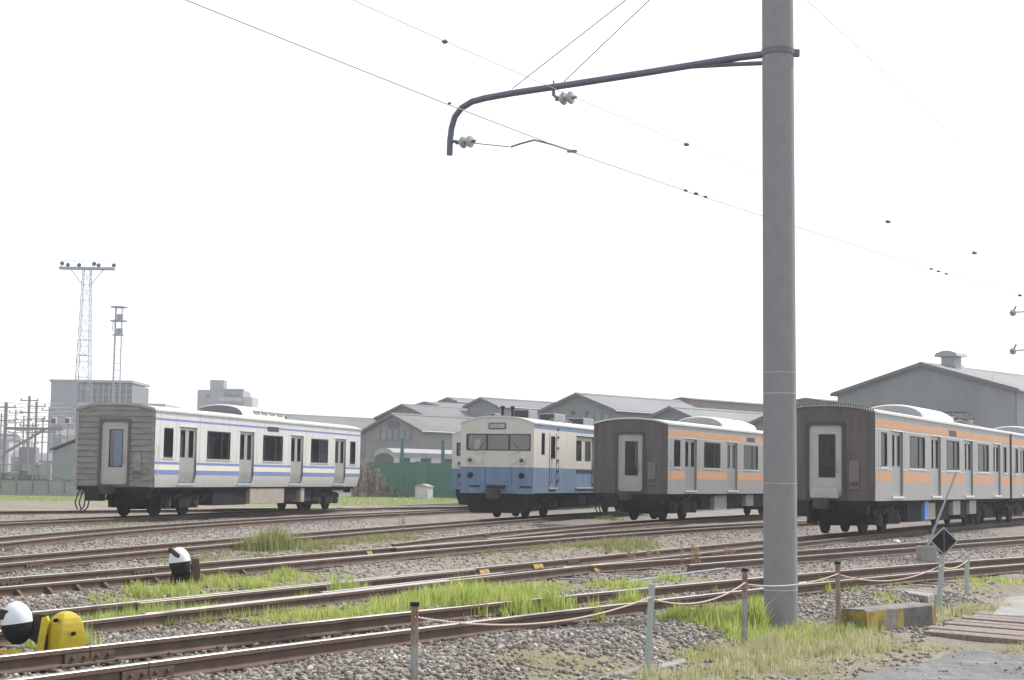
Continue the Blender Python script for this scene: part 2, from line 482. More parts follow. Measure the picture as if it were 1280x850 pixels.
def ground_material():
    m = bpy.data.materials.new('ballast_and_soil')
    m.use_nodes = True
    nt = m.node_tree
    b = nt.nodes['Principled BSDF']
    b.inputs['Roughness'].default_value = 0.95
    b.inputs['Specular IOR Level'].default_value = 0.2
    geo = nt.nodes.new('ShaderNodeNewGeometry')
    def noise(scale, detail=6):
        n = nt.nodes.new('ShaderNodeTexNoise')
        n.inputs['Scale'].default_value = scale
        n.inputs['Detail'].default_value = detail
        nt.links.new(geo.outputs['Position'], n.inputs['Vector'])
        return n.outputs['Fac']
    def ramp(f, stops):
        r = nt.nodes.new('ShaderNodeValToRGB')
        while len(r.color_ramp.elements) < len(stops):
            r.color_ramp.elements.new(0.5)
        for e, (p, c) in zip(r.color_ramp.elements, stops):
            e.position = p
            e.color = (*c, 1)
        nt.links.new(f, r.inputs[0])
        return r.outputs[0]
    def mix(f, a, c, bt='MIX'):
        x = nt.nodes.new('ShaderNodeMix')
        x.data_type = 'RGBA'
        x.blend_type = bt
        if isinstance(f, float): x.inputs[0].default_value = f
        else: nt.links.new(f, x.inputs[0])
        nt.links.new(a, x.inputs[6])
        nt.links.new(c, x.inputs[7])
        return x.outputs[2]
    def attr(nm):
        a = nt.nodes.new('ShaderNodeAttribute')
        a.attribute_name = nm
        return a.outputs['Fac']
    vor = nt.nodes.new('ShaderNodeTexVoronoi')
    vor.inputs['Scale'].default_value = 17
    nt.links.new(geo.outputs['Position'], vor.inputs['Vector'])
    stone = ramp(vor.outputs['Color'], [(0.0, (0.12, 0.105, 0.095)), (0.55, (0.225, 0.205, 0.19)), (1.0, (0.37, 0.35, 0.33))])
    soil = ramp(noise(0.9), [(0.3, (0.17, 0.145, 0.115)), (0.7, (0.30, 0.265, 0.225))])
    soil = mix(0.35, soil, stone)
    base = mix(attr('ballast'), soil, stone)
    patch = ramp(noise(0.35), [(0.42, (0, 0, 0)), (0.62, (1, 1, 1))])
    rust = ramp(noise(2.2), [(0.35, (0.22, 0.185, 0.155)), (0.7, (0.13, 0.112, 0.10))])
    mm = nt.nodes.new('ShaderNodeMath'); mm.operation = 'MULTIPLY'; mm.inputs[1].default_value = 0.55
    nt.links.new(patch, mm.inputs[0])
    base = mix(mm.outputs[0], base, rust)
    turf = ramp(noise(5), [(0.3, (0.15, 0.135, 0.085)), (0.7, (0.24, 0.215, 0.14))])
    base = mix(attr('grass'), base, turf)
    field = ramp(noise(0.35, 8), [(0.32, (0.28, 0.27, 0.16)), (0.5, (0.16, 0.21, 0.07)), (0.7, (0.21, 0.25, 0.09))])
    base = mix(attr('field'), base, field)
    nt.links.new(base, b.inputs['Base Color'])
    bp = nt.nodes.new('ShaderNodeBump')
    bp.inputs['Strength'].default_value = 0.9
    bp.inputs['Distance'].default_value = 0.03
    ds = nt.nodes.new('ShaderNodeMath'); ds.operation = 'SUBTRACT'; ds.inputs[0].default_value = 1.0
    nt.links.new(vor.outputs['Distance'], ds.inputs[1])
    nt.links.new(ds.outputs[0], bp.inputs['Height'])
    nt.links.new(bp.outputs[0], b.inputs['Normal'])
    return m
M_ground = ground_material()
gr = link('ground', raw_mesh('ground', np.stack([XX.ravel(), YY.ravel(), ZZ.ravel()], 1), GF, M_ground, None, {'grass': gm, 'ballast': bal, 'field': far}))
gr.data.polygons.foreach_set('use_smooth', [True] * len(gr.data.polygons))
tag(gr, kind='structure')

# ------------------------------------------------------------------ railway tracks
PROF = [(-0.06, -0.14), (0.06, -0.14), (0.06, -0.127), (0.012, -0.113), (0.009, -0.045), (0.033, -0.036), (0.0325, -0.004), (0.028, 0.0),
        (-0.028, 0.0), (-0.0325, -0.004), (-0.033, -0.036), (-0.009, -0.045), (-0.012, -0.113), (-0.06, -0.127)]
TOPI = 7
def rail_mesh(X, Y, H, z, top):
    n = len(PROF)
    b = MB()
    vs = []
    for x, y, h in zip(X, Y, H):
        for a, c in PROF:
            vs.append((x + math.cos(h) * a, y - math.sin(h) * a, z + c))
    fs, ms = [], []
    for i in range(len(X) - 1):
        for k in range(n):
            fs.append((i * n + k, (i + 1) * n + k, (i + 1) * n + (k + 1) % n, i * n + (k + 1) % n))
            ms.append(1 if k in (TOPI, TOPI - 1, TOPI + 1) else 0)
    fs += [tuple(range(n)), tuple(range((len(X) - 1) * n, len(X) * n))[::-1]]
    ms += [0, 0]
    b.v, b.f, b.m = vs, fs, ms
    return b.mesh('rail', [M_rail_side, top])
def rail_line(t, side, ya, yb, off=0.0):
    m = (t['y'] >= ya) & (t['y'] <= yb)
    o = side * GAUGE / 2 + off
    return t['x'][m] + np.cos(t['h'][m]) * o, t['y'][m] - np.sin(t['h'][m]) * o, t['h'][m]
slp = MB().box(-1.02, 1.02, -0.1, 0.1, -0.14, 0.0)
SLEEPER = slp.mesh('sleeper', M_sleeper)
SLEEPER_G = slp.mesh('sleeper', M_sleeper_grey)
tp = MB().box(-0.10, 0.10, -0.07, 0.07, 0.0, 0.013)
for sx in (-1, 1):
    tp.lathe([(0.016, 0.0), (0.016, 0.035), (0.008, 0.04)], (sx * 0.085, 0.03 * sx, 0.0), 6)
TIE = tp.mesh('tie_plate', M_rail_side)
brc = MB().prism([(0.03, 0.0), (0.13, 0.0), (0.13, 0.015), (0.05, 0.085), (0.03, 0.085)], -0.03, 0.03, 'y')
BRACE = brc.mesh('rail_brace', M_rail_side)
def make_track(key, label, shiny=False, ya=None, yb=None, sleepers_to=48, right_from=None, left_from=None, grey=False, dz=0.0, brace=None):
    t = TRK[key]
    ya = t['y'][0] if ya is None else ya
    yb = t['y'][-1] if yb is None else yb
    z = t['z'] + dz
    k = len(t['x']) // 2
    e = thing('railway_track', label, 'railway track')
    top = M_rail_shiny if shiny else M_rail_top
    for s in (-1, 1):
        a = ya
        if s < 0 and left_from: a = left_from
        if s > 0 and right_from: a = right_from
        X, Y, H = rail_line(t, s, a, yb)
        link('rail', rail_mesh(X, Y, H, z, top), e)
    # sleepers one by one as far as they can be told apart
    d = np.concatenate([[0], np.cumsum(np.hypot(np.diff(t['x']), np.diff(t['y'])))])
    r = random.Random(key)
    for q in np.arange(0.3, d[-1], 0.62):
        x, y, h = (float(np.interp(q, d, t[c])) for c in 'xyh')
        if y < max(ya, 8.5) or y > sleepers_to or x / y < -0.37 or x / y > 0.36: continue
        isg = grey and r.random() < 0.55
        o = link('sleeper', SLEEPER_G if isg else SLEEPER, e)
        o.location = (x + (0.12 * math.cos(h) if isg else 0), y - (0.12 * math.sin(h) if isg else 0), z - (0.142 if isg else 0.158) + r.uniform(-0.012, 0.008))
        o.rotation_euler = (0, r.uniform(-0.01, 0.01), -h + r.uniform(-0.03, 0.03))
        if y < 31:
            for s in (-1, 1):
                p = link('tie_plate', TIE, e)
                p.location = (x + math.cos(h) * s * GAUGE / 2, y - math.sin(h) * s * GAUGE / 2, z - 0.152)
                p.rotation_euler = (0, 0, -h)
        if brace and brace[0] < y < brace[1]:
            p = link('rail_brace', BRACE, e)
            p.location = (x + math.cos(h) * GAUGE / 2, y - math.sin(h) * GAUGE / 2, z - 0.135)
            p.rotation_euler = (0, 0, -h)
    return e
def joint(e, key, side, y, off=1):
    """fishplate with four bolts on a rail joint"""
    t = TRK[key]
    h = float(np.interp(y, t['y'], t['h']))
    x = float(np.interp(y, t['y'], t['x'])) + math.cos(h) * side * GAUGE / 2
    y = y - math.sin(h) * side * GAUGE / 2
    b = MB().box(0.013, 0.032, -0.28, 0.28, -0.118, -0.044)
    o = b.build('fishplate', M_rail_side, e, bevel=0.004)
    o.location = (x, y, t['z'])
    o.rotation_euler = (0, 0, -h)
    for k in (-0.2, -0.07, 0.07, 0.2):
        q = MB().lathe([(0.017, 0.03), (0.017, 0.05), (0.009, 0.056)], (0, k, -0.08), 6, 'x')
        q.build('bolt', M_rail_side, o)
    g = MB().box(-0.034, 0.034, -0.004, 0.004, -0.1, 0.001)
    g.build('joint_gap', M_black, o)
def check_rail(e, key, side, ya, yb, off, top=None):
    t = TRK[key]
    X, Y, H = rail_line(t, side, ya, yb, off)
    link('check_rail', rail_mesh(X, Y, H, t['z'] - 0.004, top or M_rail_shiny), e)
t5 = make_track('T5', 'rusty railway track nearest the rope fence, two rails across the foreground', True, sleepers_to=45)
t4 = make_track('T4', 'second track from the front, passing behind the yellow lever stand to the right orange train', False, sleepers_to=42, grey=True)
t4b = make_track('T4B', 'branch track curving right between the diamond sign and the right orange train', True, left_from=27.5, right_from=29.5, sleepers_to=44, dz=-0.003)
t3 = make_track('T3', 'third track from the front, running on between the two orange trains', True, sleepers_to=40, brace=(16, 27))
t3a = make_track('T3A', 'short branch track leading under the middle orange train', False, left_from=36, right_from=40, ya=36, sleepers_to=44, dz=-0.003)
t2 = make_track('T2', 'fourth track from the front, leading under the blue and cream railcar', False, sleepers_to=40)
t1 = make_track('T1', 'fifth track with bright rail just in front of the blue-striped train', True, sleepers_to=38)
ta = make_track('TA', 'dark track carrying the blue-striped commuter car', False, sleepers_to=0)
t0 = make_track('T0', 'farthest track, passing behind the blue-striped commuter car', False, sleepers_to=0)
def joint_at(e, key, side, px):
    t = TRK[key]
    X = t['x'] + np.cos(t['h']) * side * GAUGE / 2
    Y = t['y'] - np.sin(t['h']) * side * GAUGE / 2
    target = ray(px, 700)[0] / ray(px, 700)[1]
    k = int(np.argmin(np.abs(X / Y - target)))
    joint(e, key, side, float(t['y'][k]))
joint_at(t5, 'T5', -1, 120); joint_at(t5, 'T5', 1, 215); joint_at(t3, 'T3', -1, 8); joint_at(t3, 'T3', -1, 178); joint_at(t2, 'T2', 1, 40)
joint_at(t4, 'T4', -1, 710); joint_at(t3a, 'T3A', -1, 610); joint_at(t4, 'T4', 1, 895)
check_rail(t4, 'T4', -1, 18.5, 27, 0.12, M_rail_top)
check_rail(t4, 'T4', 1, 17.5, 24.5, -0.12)
check_rail(t4, 'T4', 1, 21, 26.5, -0.26)
check_rail(t3, 'T3', 1, 26, 34, -0.11, M_rail_top)
check_rail(t3, 'T3', -1, 34, 44, 0.11, M_rail_top)
# yellow painted rail chairs at the two sets of points
def paint_chair(e, key, side, px, n=1):
    t = TRK[key]
    X = t['x'] + np.cos(t['h']) * side * GAUGE / 2
    Y = t['y'] - np.sin(t['h']) * side * GAUGE / 2
    target = ray(px, 700)[0] / ray(px, 700)[1]
    k = int(np.argmin(np.abs(X / Y - target)))
    b = MB().prism([(0.012, -0.12), (0.07, -0.12), (0.068, -0.10), (0.034, -0.04), (0.012, -0.04)], -0.11 * n, 0.11 * n, 'y')
    o = b.build('painted_rail_chair', mat('chair_yellow', (0.45, 0.27, 0.03), 0.8, 0, (0.14, 0.10, 0.06), 9, 1.3), e)
    o.location = (X[k], Y[k], t['z'])
    o.rotation_euler = (0, 0, -t['h'][k])
paint_chair(t4, 'T4', -1, 594, 1.6); paint_chair(t4, 'T4', -1, 666, 1.8); paint_chair(t4, 'T4', 1, 745, 1.8)
paint_chair(t3, 'T3', -1, 572, 1.5); paint_chair(t3, 'T3', -1, 455, 1)

# ------------------------------------------------------------------ railway carriages
W2 = 1.4                      # half body width
LCAR = 19.6
Z0, ZE, ZT = 0.98, 3.44, 3.635  # skirt, eaves, crown above the rails
def arch(x, w=W2, ze=ZE, zt=ZT):
    t = min(1.0, abs(x) / w)
    return ze + (zt - ze) * (1 - t ** 2.4)
def wall(bld, us, vs, holes, P, Pin, top=None):
    """skin with openings. us, vs: break lines; P(u,v)/Pin(u,v): outer and inner point; top(u) replaces the last v"""
    for h in holes:
        us = us + [h[0], h[1]]
        vs = vs + [h[2], h[3]]
    us = sorted(set(round(u, 4) for u in us)); vs = sorted(set(round(v, 4) for v in vs))
    def vv(u, j):
        return top(u) if (top and j == len(vs) - 1) else vs[j]
    def inhole(u, v):
        return any(h[0] < u < h[1] and h[2] < v < h[3] for h in holes)
    for i in range(len(us) - 1):
        for j in range(len(vs) - 1):
            um, vm = (us[i] + us[i + 1]) / 2, (vs[j] + vs[j + 1]) / 2
            if inhole(um, vm): continue
            q = [(us[i], vv(us[i], j)), (us[i + 1], vv(us[i + 1], j)), (us[i + 1], vv(us[i + 1], j + 1)), (us[i], vv(us[i], j + 1))]
            bld.add([P(*a) for a in q], [(0, 1, 2, 3)])
            bld.add([Pin(*a) for a in q], [(3, 2, 1, 0)])
    for h in holes:
        c = [(h[0], h[2]), (h[1], h[2]), (h[1], h[3]), (h[0], h[3])]
        bld.add([P(*a) for a in c] + [Pin(*a) for a in c], [(k, (k + 1) % 4, (k + 1) % 4 + 4, k + 4) for k in range(4)])
def rounded(u0, u1, v0, v1, r, n=5):
    pts = []
    for cx, cy, a0 in ((u1 - r, v1 - r, 0), (u0 + r, v1 - r, 90), (u0 + r, v0 + r, 180), (u1 - r, v0 + r, 270)):
        for k in range(n):
            a = R(a0 + 90 * k / (n - 1))
            pts.append((cx + r * math.cos(a), cy + r * math.sin(a)))
    return pts
def ring(bld, rect, fw, r, P, depth):
    """frame: rectangular outside, rounded inside; P(u, v, d) gives the point at depth d into the wall"""
    u0, u1, v0, v1 = rect
    inn = rounded(u0 + fw, u1 - fw, v0 + fw, v1 - fw, r)
    out = []
    n = len(inn) // 4
    for c in range(4):
        cu, cv = [(u1, v1), (u0, v1), (u0, v0), (u1, v0)][c]
        for k in range(n):
            iu, iv = inn[c * n + k]
            if k == n // 2: out.append((cu, cv))
            elif (k < n // 2) == (c % 2 == 0): out.append((cu, iv))
            else: out.append((iu, cv))
    m = len(inn)
    vs = [P(*p, 0.0) for p in out] + [P(*p, 0.0) for p in inn] + [P(*p, depth) for p in inn]
    fs = [(k, (k + 1) % m, (k + 1) % m + m, k + m) for k in range(m)] + [(k + m, (k + 1) % m + m, (k + 1) % m + 2 * m, k + 2 * m) for k in range(m)]
    bld.add(vs, fs)
G_dark = glass('smoked_glass', (0.28, 0.30, 0.32), 0.05, 0.0, 0.42)
G_clear = glass('cab_glass', (0.62, 0.66, 0.68))
M_gasket = mat('black_rubber_gasket', (0.03, 0.03, 0.032), 0.6)
M_inner = mat('interior_panel', (0.42, 0.43, 0.41), 0.6, 0, (0.5, 0.5, 0.47), 2)
M_floor = mat('interior_floor', (0.12, 0.11, 0.10), 0.7)
M_seat = mat('bench_moquette', (0.08, 0.12, 0.22), 0.9, 0, (0.11, 0.15, 0.26), 10)

M_seam_dk = mat('seam_grime', (0.16, 0.15, 0.14), 0.8)
def bogie(parent, yc):
    b = MB()
    for s in (-1, 1):
        b.prism([(yc - 1.5, 0.52), (yc - 0.75, 0.56), (yc - 0.45, 0.40), (yc + 0.45, 0.40), (yc + 0.75, 0.56), (yc + 1.5, 0.52), (yc + 1.5, 0.70), (yc + 0.7, 0.78), (yc - 0.7, 0.78), (yc - 1.5, 0.70)], s * 0.93 - 0.05, s * 0.93 + 0.05, 'x')
    b.box(-0.95, 0.95, yc - 0.25, yc + 0.25, 0.5, 0.82)
    b.box(-0.66, 0.66, yc - 1.62, yc + 1.62, 0.34, 0.86)
    o = b.build('bogie', M_black, parent)
    for dy in (-1.05, 1.05):
        for s in (-1, 1):
            w = MB().lathe([(0.12, -0.06), (0.38, -0.05), (0.43, -0.06), (0.43, 0.05), (0.39, 0.055), (0.36, 0.03), (0.15, 0.03), (0.13, 0.09)], (s * 0.55, yc + dy, 0.43), 24, 'x')
            w.build('wheel', M_dark_steel, o, smooth=True)
            a = MB().box(s * 0.93 - 0.12, s * 0.93 + 0.12, yc + dy - 0.16, yc + dy + 0.16, 0.28, 0.56)
            a.lathe([(0.09, 0.0), (0.09, 0.05)], (s * 0.93 + s * 0.12, yc + dy, 0.43), 10, 'x')
            for k in (-0.26, 0.26):
                a.lathe([(0.075, 0.5), (0.075, 0.68)], (s * 0.93, yc + dy + k, 0), 10)
            a.build('axle_box', M_dust_steel, o)
        ax = MB().lathe([(0.075, -0.85), (0.075, 0.85)], (0, yc + dy, 0.43), 10, 'x')
        ax.build('axle', M_dark_steel, o)
    for s in (-1, 1):
        sp = MB().lathe([(0.24, 0.78), (0.27, 0.86), (0.24, 0.95), (0.2, 1.0)], (s * 0.93, yc, 0), 14)
        sp.build('air_spring', M_black, o, smooth=True)
        dm = MB().tube([(s * 1.06, yc - 0.7, 0.62), (s * 1.06, yc + 0.5, 0.88)], 0.035, 6)
        dm.build('damper', M_dust_steel, o)
    return o
def under_gear(e, seed, zt=0.9):
    """pipes, tanks, cable looms and motors hung under the floor"""
    r = random.Random(seed)
    for yc in (2.9, LCAR - 2.9):
        MB().box(-0.45, 0.45, yc - 1.0, yc - 0.3, 0.24, 0.80).build('traction_motor', M_black, e, bevel=0.05)
        MB().box(-0.45, 0.45, yc + 0.3, yc + 1.0, 0.24, 0.80).build('traction_motor', M_black, e, bevel=0.05)
        for s in (-1, 1):
            MB().box(*sorted((s * 0.70, s * 0.84)), yc - 1.62, yc + 1.62, 0.36, 0.74).build('brake_rigging', M_black, e)
            MB().box(*sorted((s * 1.0, s * 1.12)), yc - 0.45, yc + 0.45, 0.3, 0.62).build('spring_plank', M_black, e)
    MB().box(-0.75, 0.75, 4.4, LCAR - 4.4, 0.46, zt).build('cable_tray', M_black, e)
    y = 4.5
    while y < LCAR - 4.6:
        w = r.uniform(0.4, 1.1)
        k = r.random()
        if k < 0.35:
            MB().lathe([(0.02, y), (0.2, y + 0.03), (0.2, y + w - 0.03), (0.02, y + w)], (r.choice((-1, 1)) * 0.85, 0, zt - 0.24), 12, 'y').build('air_tank', M_dark_steel, e, smooth=True)
        elif k < 0.9:
            MB().box(-1.08, 1.08, y, y + w, r.uniform(0.34, 0.5), zt).build('control_case', r.choice([M_black, M_black, M_dark_steel]), e)
        y += w + r.uniform(0.05, 0.25)
    for x in (-1.05, 1.05):
        MB().tube([(x, 0.3, zt - 0.04), (x, LCAR - 0.3, zt - 0.04)], 0.03, 6).build('air_pipe', M_black, e)
        for q in range(8):
            yy = r.uniform(0.5, LCAR - 0.5)
            MB().tube([(x, yy, zt - 0.03), (x + r.uniform(-.05, .05), yy + 0.05, zt - 0.25), (x * 0.9, yy + 0.2, zt - 0.35), (x * 0.8, yy + 0.35, zt - 0.1)], 0.022, 6).build('cable_loop', M_black, e)
DOORS = (2.46, 7.35, 12.25, 17.14)
def side_holes():
    hs = [('w', 0.62, 1.32)]
    for d in DOORS: hs.append(('d', d - 0.65, d + 0.65))
    for a, b in zip(DOORS[:-1], DOORS[1:]):
        m = (a + b) / 2
        hs.append(('w', m - 0.98, m + 0.98))
    hs.append(('w', 18.3, 19.0))
    return hs
def commuter_car(label, style, corner, hd, l0=0.0, both=True):
    """four-door stainless commuter car. style holds colours and stripe heights"""
    c = centre(corner, hd, l0)
    e = thing('commuter_car', label, 'train car', (c[0], c[1], 0), -hd, style.get('group'))
    ms = style['body']
    curved = style.get('curved', False)
    def inset(z):
        return 0.10 * max(0.0, (Z0 + 0.5 - z) / 0.5) ** 1.6 if curved else 0.0
    wa, wb = 1.93, 2.90
    da, db = 1.10, 2.96
    for s in (1, -1):
        holes = []
        for k, a, b in side_holes():
            holes.append((a, b, wa, wb) if k == 'w' else (a, b, da, db))
        P = lambda u, v, d=0.0, s=s: (s * (W2 - inset(v) - d), u, v)
        Pin = lambda u, v, s=s: (s * (W2 - inset(v) - 0.07), u, v)
        b = MB()
        wall(b, [0.0, LCAR], [Z0, Z0 + 0.12, Z0 + 0.25, Z0 + 0.38, Z0 + 0.5, ZE], holes, P, Pin)
        b.build('side_wall', ms, e)
        for k, a, bb in side_holes():
            if k == 'w':
                f = MB()
                ring(f, (a, bb, wa, wb), 0.035, 0.10, P, 0.03)
                if bb - a > 1.5 and style.get('mullion', True):
                    mx = a + (bb - a) * 0.64
                    f.box(min(s * 1.36, s * 1.385), max(s * 1.36, s * 1.385), mx - 0.025, mx + 0.025, wa + 0.03, wb - 0.03)
                fo = f.build('window', M_gasket, e)
                g = MB().add([(s * 1.365, a + 0.02, wa + 0.02), (s * 1.365, bb - 0.02, wa + 0.02), (s * 1.365, bb - 0.02, wb - 0.02), (s * 1.365, a + 0.02, wb - 0.02)], [(0, 1, 2, 3)])
                g.build('pane', G_dark, fo)
                sl = MB().box(min(s * 1.39, s * 1.425), max(s * 1.39, s * 1.425), a - 0.03, bb + 0.03, wa - 0.035, wa - 0.004)
                sl.build('sill', style['trim'], fo)
            else:
                for q in (0, 1):
                    u0 = a + 0.02 + q * 0.635
                    u1 = u0 + 0.625
                    dP = lambda u, v, d=0.0, s=s: (s * (W2 - inset(v) - 0.055 - d), u, v)
                    db_ = MB()
                    wall(db_, [u0, u1], [da + 0.01, Z0 + 0.25, Z0 + 0.38, Z0 + 0.5, db - 0.01], [(u0 + 0.13, u1 - 0.13, 1.96, 2.86)], dP, lambda u, v, s=s: (s * (W2 - inset(v) - 0.09), u, v))
                    do = db_.build('door_leaf', style['door'], e)
                    fr = MB()
                    ring(fr, (u0 + 0.128, u1 - 0.128, 1.958, 2.862), 0.022, 0.07, lambda u, v, d=0.0, s=s: (s * (W2 - 0.052 - d), u, v), 0.02)
                    fr.build('window_gasket', M_gasket, do)
                    g = MB().add([(s * 1.325, u0 + 0.13, 1.96), (s * 1.325, u1 - 0.13, 1.96), (s * 1.325, u1 - 0.13, 2.86), (s * 1.325, u0 + 0.13, 2.86)], [(0, 1, 2, 3)])
                    g.build('pane', G_dark, do)
                st = MB().box(min(s * 1.29, s * (1.44 - inset(da))), max(s * 1.29, s * (1.44 - inset(da))), a - 0.02, bb + 0.02, da - 0.055, da + 0.004)
                st.build('door_step', style['trim'], e)
                dr = MB().box(min(s * 1.38, s * 1.425), max(s * 1.38, s * 1.425), a - 0.04, bb + 0.04, db + 0.004, db + 0.035)
                dr.build('door_header', style['trim'], e)
        # painted bands, broken by the doors
        for za, zb, mt in style['bands']:
            segs = []
            if zb < 2.96 and za > 1.05:
                ed = [0.012] + [v for d in DOORS for v in (d - 0.66, d + 0.66)] + [LCAR - 0.012]
                segs = list(zip(ed[::2], ed[1::2]))
            else:
                segs = [(0.012, LCAR - 0.012)]
            for a, bb in segs:
                x0, x1 = sorted((s * (W2 - inset(za) - 0.01), s * (W2 - inset((za + zb) / 2) + 0.003)))
                MB().box(x0, x1, a, bb, za, zb).build('painted_band', mt, e)
        for yy in (0.35, 1.55, 3.35, 4.05, 5.75, 6.45, 8.25, 8.95, 10.65, 11.35, 13.15, 13.85, 15.55, 16.25, 18.05, 19.25):
            MB().box(*sorted((s * 1.395, s * 1.4012)), yy - 0.006, yy + 0.006, Z0 + 0.52, ZE - 0.04).build('panel_seam', M_seam_dk, e)
        for zz in (1.88, 2.985):
            MB().box(*sorted((s * 1.395, s * 1.403)), 0.01, DOORS[0] - 0.67, zz - 0.008, zz + 0.008).build('bead', style['trim'], e)
            for a, bb in zip(DOORS[:-1], DOORS[1:]):
                MB().box(*sorted((s * 1.395, s * 1.403)), a + 0.67, bb - 0.67, zz - 0.008, zz + 0.008).build('bead', style['trim'], e)
        gut = MB().box(min(s * 1.38, s * 1.45), max(s * 1.38, s * 1.45), -0.02, LCAR + 0.02, ZE - 0.03, ZE + 0.03)
        gut.build('gutter', style['roof'], e)
        bx = MB().box(min(s * 1.39, s * 1.408), max(s * 1.39, s * 1.408), 9.2, 10.3, 3.04, 3.22)
        bx.build('destination_box', M_gasket, e)
        be = MB().box(min(s * 0.85, s * 1.3), max(s * 0.85, s * 1.3), 0.8, LCAR - 0.8, 1.12, 1.55)
        be.build('bench_seat', M_seat, e)
        for yy in (0.75, LCAR - 0.75):
            rl = MB().box(min(s * 0.95, s * 1.25), max(s * 0.95, s * 1.25), yy - 0.02, yy + 0.02, Z0 - 0.25, Z0 - 0.02)
            rl.build('step_iron', M_black, e)
    # ends
    for y0, sg in ((0.0, -1), (LCAR, 1)):
        b = MB()
        xs = [-W2 + 2 * W2 * k / 28 for k in range(29)]
        wall(b, xs, [Z0, ZE], [(-0.47, 0.47, 1.02, 3.06)], lambda u, v: (u, y0, v), lambda u, v: (u, y0 - sg * 0.06, v), top=lambda u: arch(u))
        eo = b.build('end_wall', style['end'], e)
        if sg < 0:
            fw = MB()
            ring(fw, (-0.56, 0.56, 0.97, 3.15), 0.09, 0.10, lambda u, v, d=0.0: (u, y0 - 0.05 + d, v), 0.06)
            fw.build('gangway_frame', style['frame'], e)
            dl = MB()
            wall(dl, [-0.47, 0.47], [1.0, 3.06], [(-0.19, 0.27, 1.62, 2.80)], lambda u, v: (u, y0 + 0.01, v), lambda u, v: (u, y0 + 0.05, v))
            do = dl.build('gangway_door', style['edoor'], e)
            fr = MB()
            ring(fr, (-0.205, 0.285, 1.605, 2.815), 0.03, 0.05, lambda u, v, d=0.0: (u, y0 + 0.006 + d, v), 0.03)
            fr.build('window_gasket', M_gasket, do)
            MB().add([(-0.19, y0 + 0.03, 1.62), (0.27, y0 + 0.03, 1.62), (0.27, y0 + 0.03, 2.80), (-0.19, y0 + 0.03, 2.80)], [(0, 1, 2, 3)]).build('pane', G_clear if style.get('curtain') else G_dark, do)
            MB().tube([(0.34, y0 - 0.0, 1.75), (0.34, y0 - 0.05, 1.78), (0.34, y0 - 0.05, 2.0), (0.34, y0 - 0.0, 2.03)], 0.012, 6).build('handle', M_galv, do)
            if style.get('curtain'):
                MB().box(-0.05, 0.30, y0 + 0.07, y0 + 0.08, 1.5, 2.9).build('hanging_cloth', style['curtain'], e)
            if style.get('plate'):
                MB().prism([(-0.40, 1.03), (0.40, 1.03), (0.40, 1.22), (0.33, 1.30), (-0.33, 1.30), (-0.40, 1.22)], y0 - 0.17, y0 - 0.06, 'y').build('gangway_footplate', style['edoor'], e, bevel=0.03)
            pb = MB().box(0.68, 0.96, y0 - 0.05, y0 + 0.004, 1.30, 2.08)
            po = pb.build('jumper_panel', style['panel'], e, bevel=0.012)
            MB().box(0.71, 0.93, y0 - 0.075, y0 - 0.05, 1.38, 1.5).build('panel_label_plate', style['frame'], po)
            rib = style.get('ribs')
            if rib:
                z = Z0 + 0.09
                while z < 3.58:
                    def run(x0, x1):
                        MB().prism([(y0 - 0.028, z - 0.055), (y0 + 0.002, z - 0.075), (y0 + 0.002, z + 0.075), (y0 - 0.028, z + 0.06)], x0, x1, 'x').build('rib', rib, e)
                    wx = W2 - 0.05
                    while arch(wx) < z + 0.08 and wx > 0.1: wx -= 0.03
                    if z < 3.2 and z > 0.98:
                        run(-wx, -0.565)
                        if 1.2 < z < 2.15: run(0.975, wx); run(0.565, 0.665)
                        else: run(0.565, wx)
                    elif wx > 0.3: run(-wx, wx)
                    z += 0.186
            for s in (-1, 1):
                MB().box(s * 1.33 - 0.045, s * 1.33 + 0.045, y0 - 0.035, y0 + 0.002, Z0 + 0.005, ZE - 0.04).build('corner_post', style['post'] if s > 0 else style['post2'], e)
                MB().tube([(s * 1.43, y0 + 0.12, 1.3), (s * 1.47, y0 + 0.12, 1.34), (s * 1.47, y0 + 0.12, 2.3), (s * 1.43, y0 + 0.12, 2.34)], 0.016, 6).build('grab_rail', style['trim'], e)
            # coupler, hoses, steps
            cp = MB().box(-0.12, 0.12, y0 - 0.42, y0 + 0.5, 0.78, 0.98)
            cp.prism([(-0.19, y0 - 0.62), (0.17, y0 - 0.60), (0.19, y0 - 0.38), (-0.17, y0 - 0.38)], 0.74, 1.03, 'z')
            cp.build('coupler', M_dust_steel, e, bevel=0.02)
            MB().box(-0.95, -0.45, y0 - 0.10, y0 + 0.35, 0.52, 0.97).build('jumper_box', M_dark_steel, e)
            for q, x in enumerate((-1.22, -1.08)):
                MB().tube([(x + 0.16, y0 - 0.08, 0.98), (x + 0.05, y0 - 0.14, 0.72), (x - 0.02, y0 - 0.16, 0.45), (x + 0.05, y0 - 0.15, 0.26), (x + 0.16, y0 - 0.13, 0.20), (x + 0.27, y0 - 0.12, 0.32), (x + 0.31, y0 - 0.1, 0.62), (x + 0.3, y0 - 0.08, 0.9)], 0.022, 6).build('brake_hose', M_black, e, smooth=True)
            MB().box(0.3, 1.15, y0 + 0.08, y0 + 0.4, 0.62, 0.97).build('end_equipment', M_black, e)
            MB().box(-1.3, 1.3, y0 + 0.02, y0 + 0.18, 0.86, 0.985).build('headstock', M_black, e)
    # floor, roof
    MB().box(-1.29, 1.29, 0.08, LCAR - 0.08, 1.0, 1.09).build('floor', M_floor, e)
    xs = [-1.44 + 2.88 * k / 24 for k in range(25)]
    poly = [(x, arch(x, 1.44) + 0.015) for x in xs] + [(x, arch(x, 1.44) - 0.04) for x in xs[::-1]]
